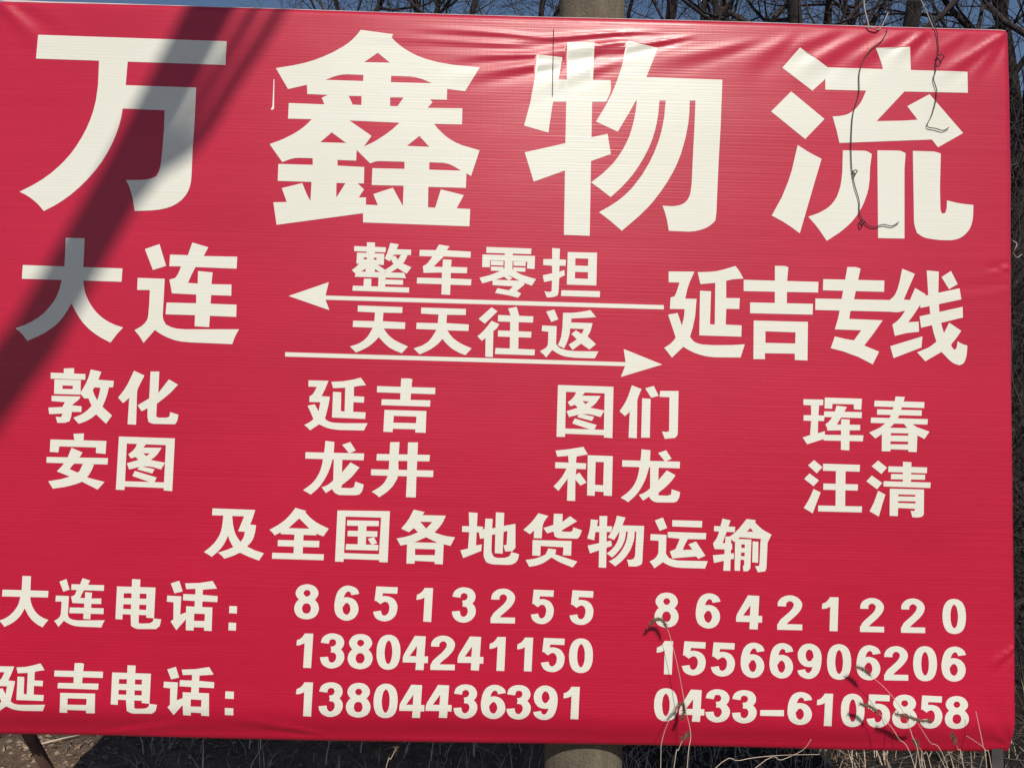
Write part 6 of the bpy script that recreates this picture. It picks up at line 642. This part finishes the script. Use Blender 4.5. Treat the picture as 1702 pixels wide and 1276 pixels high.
scatter(1200, 0.2, 3.4, 0.25, 1.6, 0.06, 0.26, 0.0016, lambda x, y: rng.random() < 0.25 + 0.5 * sstep(0.3, 1.6, x))
scatter(450, 0.3, 2.2, 0.3, 1.4, 0.06, 0.22, 0.0026)
scatter(260, -1.5, 1.2, 0.7, 1.5, 0.05, 0.2, 0.0028)
scatter(700, -3.5, -1.3, 0.3, 2.5, 0.02, 0.09, 0.0014, lambda x, y: noise.noise(Vector((x * 2, y * 2, 2))) > 0.1)
for c in [(0.565, 0.12, 26, 0.16), (0.55, -0.1, 18, 0.2), (0.858, 0.25, 20, 0.14), (1.117, 0.15, 30, 0.17), (1.287, 0.0, 24, 0.16), (1.496, 0.1, 30, 0.18), (1.679, 0.2, 30, 0.2), (-0.263, 0.6, 22, 0.12), (0.011, 0.5, 16, 0.1), (-0.944, 0.9, 14, 0.08), (0.651, -0.05, 20, 0.14)]: clump(*c)
scatter(1800, -6, 7, -1.5, -0.5, 0.02, 0.10, 0.0016, lambda x, y: noise.noise(Vector((x * 2, y * 2, 8))) > 0.05)
tag(mb.build('dry_grass', M_straw), 'short dry straw-coloured grass and litter under and beside the banner', 'grass', kind='stuff')

mb = MB()
scatter(4200, 1.5, 6.0, 0.9, 6.0, 0.15, 0.7, 0.003)
scatter(2500, -6.0, 1.5, 2.2, 5.0, 0.1, 0.4, 0.003)
tag(mb.build('withered_weeds', M_leaf), 'dark withered weeds covering the foot of the bank behind the banner', 'weeds', kind='stuff')

mb = MB()
for k in range(1500):                                   # fallen leaves and broken stems on the verge
    x = rng.uniform(-2.4, 2.6); y = rng.uniform(0.3, 1.7)
    if noise.noise(Vector((x * 1.4, y * 1.4, 12))) < -0.15: continue
    a = rng.uniform(0, 6.283); d = Vector((math.cos(a), math.sin(a), 0)); p = Vector((x, y, gz(x, y) + 0.004))
    if k % 3: mb.blade(p, d, rng.uniform(0.01, 0.035), rng.uniform(0.004, 0.012), 1.6)
    else: mb.tube([p, p + d * rng.uniform(0.04, 0.16) + Vector((0, 0, rng.uniform(0, 0.02)))], [0.0018, 0.001], 4)
tag(mb.build('leaf_litter', M_litter), 'brown fallen leaves and broken stems scattered on the soil under the banner', 'leaf litter', kind='stuff')

# single dry stalks standing in front of the lower right of the banner
STALKS = [
('tallest dry stalk, its brown seed head over the first digit of the right column', [(0.5514, -0.0958, 0.0), (0.5751, -0.0816, 0.4701), (0.5864, -0.0748, 0.56), (0.5732, -0.068, 0.6296), (0.5504, -0.0612, 0.7486), (0.5259, -0.0544, 0.8425), (0.5138, -0.051, 0.8678)], [(0.5174, -0.051, 0.8644), (0.5035, -0.0476, 0.8844), (0.4826, -0.0442, 0.8831), (0.4655, -0.0408, 0.8641)], 0.0013),
('dry stalk with a seed head touching a six in the middle row of numbers', [(1.2892, -0.1249, 0.0), (1.2477, -0.102, 0.4906), (1.2293, -0.0918, 0.578), (1.2068, -0.0816, 0.6459), (1.159, -0.0714, 0.7072), (1.1106, -0.0612, 0.7448)], [(1.1205, -0.0629, 0.7403), (1.1024, -0.0595, 0.7546), (1.0843, -0.0561, 0.7602)], 0.0013),
('dry stalk with a narrow head beside the figure zero of the bottom row', [(1.3468, -0.1044, 0.0), (1.2396, -0.0884, 0.4842), (1.1941, -0.0816, 0.5663), (1.1765, -0.0748, 0.596), (1.1356, -0.068, 0.6394)], [(1.1427, -0.068, 0.6326), (1.1177, -0.0646, 0.65), (1.0925, -0.0612, 0.6535)], 0.0013),
('dry stalk with a long level seed head across the last figures of the bottom row', [(1.4544, -0.1555, 0.0), (1.3203, -0.1156, 0.498), (1.2745, -0.102, 0.566), (1.2454, -0.0918, 0.6161)], [(1.286, -0.0918, 0.6202), (1.2542, -0.0918, 0.6214), (1.2173, -0.0884, 0.6315), (1.1837, -0.085, 0.6364)], 0.0013),
('thin dry stalk rising close to the lower right corner of the banner', [(1.4968, -0.0649, 0.0), (1.4721, -0.0544, 0.4725), (1.4641, -0.051, 0.5336), (1.456, -0.0476, 0.5846), (1.4478, -0.0442, 0.6323)], None, 0.0014),
('short dry stalk with a small pale tip left of the lower right corner', [(1.4401, -0.1013, 0.0), (1.3826, -0.0884, 0.4866), (1.3675, -0.085, 0.538), (1.3591, -0.0816, 0.5657)], [(1.3626, -0.0816, 0.5554), (1.3574, -0.0816, 0.5691), (1.3539, -0.0816, 0.5776)], 0.0012),
('short bent dry stalk under the last figures of the bottom row', [(1.3999, -0.0843, 0.0), (1.2991, -0.068, 0.4759), (1.2781, -0.0646, 0.5155), (1.2569, -0.0612, 0.5449)], [(1.264, -0.0612, 0.5346), (1.2569, -0.0612, 0.5449), (1.2534, -0.0612, 0.5535)], 0.0012),
('dry stalk with a drooping dull head before the figure four of the bottom row', [(0.4925, -0.0765, 0.0), (0.5008, -0.068, 0.4626), (0.5042, -0.0646, 0.537), (0.5255, -0.0612, 0.5984), (0.5507, -0.0578, 0.6392)], [(0.5437, -0.0578, 0.6286), (0.5653, -0.0561, 0.6458), (0.5713, -0.0544, 0.6209), (0.5644, -0.0544, 0.5998)], 0.0012),
('low dry stalk with a dull head at the lower edge below the figure four', [(0.4867, -0.087, 0.0), (0.5381, -0.0748, 0.4664), (0.5524, -0.0714, 0.5183), (0.567, -0.068, 0.5499)], [(0.5635, -0.068, 0.5429), (0.574, -0.068, 0.5569), (0.5846, -0.068, 0.5623)], 0.0015),
('long arching straw at the lower edge right of the pole', [(0.2861, -0.0052, 0.0), (0.6556, -0.034, 0.4357), (0.7429, -0.0408, 0.4769), (0.8467, -0.051, 0.4971), (0.9711, -0.0612, 0.5071)], None, 0.0014),
('long straw curving up at the lower edge below the bottom row', [(0.3448, -0.0069, 0.0), (0.779, -0.0408, 0.4478), (0.8659, -0.0476, 0.4837), (0.9253, -0.051, 0.5141), (0.9489, -0.0544, 0.5472)], None, 0.0012),
('pale forked straw standing below the banner left of the pole', [(-0.3893, 0.0067, 0.0), (-0.3207, 0.05, 0.3842), (-0.3049, 0.06, 0.4197), (-0.2887, 0.07, 0.452)], [(-0.2922, 0.07, 0.4428), (-0.287, 0.07, 0.4556), (-0.2964, 0.07, 0.4591)], 0.0015),
('pale straw leaning across the thin stalk at the right corner', [(1.5623, -0.034, 0.0), (1.5, -0.034, 0.4636), (1.4823, -0.034, 0.5161), (1.4535, -0.034, 0.5402), (1.4246, -0.034, 0.5573)], None, 0.0012)]
def stalk(label, pts, head, rad):
    b = Vector(pts[0]); g = Vector((b.x, b.y, gz(b.x, b.y) - 0.01))
    o = empty('dry_grass_stalk', (b.x, b.y, gz(b.x, b.y))); tag(o, label, 'grass stalk', 'dry stalks in front of the banner')
    org = o.location.copy()
    cp = catmull([Vector(p) - org for p in pts], 5)
    n = len(cp)
    mb = MB(); mb.tube(cp, [rad * (1 - 0.5 * i / (n - 1)) for i in range(n)], 5); mb.build('stem', M_straw, o)
    if head:
        rr = random.Random(int(b.x * 1000))
        hp = [Vector(p) - org for p in head]
        cp = catmull(hp, 8)
        mb = MB()
        n = len(cp)
        mb.tube(cp, [0.0010 + 0.0034 * math.sin(math.pi * min(1, (i + 0.6) / n)) for i in range(n)], 7)
        for i in range(n * 9):                          # bristles
            c = cp[rr.randrange(n)]
            d = Vector((rr.gauss(0, 1), rr.gauss(0, 1), rr.gauss(0, 1))).normalized()
            mb.tube([c, c + d * rr.uniform(0.006, 0.013)], [0.0006, 0.0003], 3, cap=False)
        mb.build('seed_head', M_seed, o)
for s_ in STALKS: stalk(*s_)

for lab, a, b2, rr in (('pale straight stick lying on the lit soil at the lower left', (-2.02, 1.02), (-1.86, 1.16), 0.0045),):
    pa = Vector((a[0], a[1], gz(*a) + 0.012)); pb = Vector((b2[0], b2[1], gz(*b2) + 0.014))
    mb = MB(); mb.tube([pa, pa.lerp(pb, 0.35) + Vector((0.004, 0, 0.003)), pa.lerp(pb, 0.7) + Vector((-0.003, 0, 0.002)), pb], [rr, rr * 0.95, rr * 0.8, rr * 0.5], 7)
    tag(mb.build('dry_stick', M_straw), lab, 'stick')

# pebbles and clods on the lit verge
rng = random.Random(21)
mb = MB()
for k in range(2600):
    x = rng.uniform(-3.2, 2.4) if k % 2 else rng.uniform(-2.3, -1.2); y = rng.uniform(0.15, 1.9); s = 0.003 + 0.014 * rng.random() ** 2.4
    c = Vector((x, y, gz(x, y) + s * 0.25)); b = len(mb.v)
    for q in ((1, 0, 0), (-1, 0, 0), (0, 1, 0), (0, -1, 0), (0, 0, 0.7), (0, 0, -0.7)):
        mb.v.append(c + Vector(q) * s * rng.uniform(0.7, 1.3))
    mb.f += [(b, b + 2, b + 4), (b + 2, b + 1, b + 4), (b + 1, b + 3, b + 4), (b + 3, b, b + 4), (b + 2, b, b + 5), (b + 1, b + 2, b + 5), (b + 3, b + 1, b + 5), (b, b + 3, b + 5)]
M_stone = mat_simple('stones', [(0.35, (0.10, 0.07, 0.05)), (0.55, (0.22, 0.16, 0.11)), (0.7, (0.40, 0.31, 0.23))], nscale=55, rough=0.9, bump=0.004)
tag(mb.build('gravel', M_stone, smooth=False), 'small clods and pebbles scattered over the bare soil', 'gravel', kind='stuff')
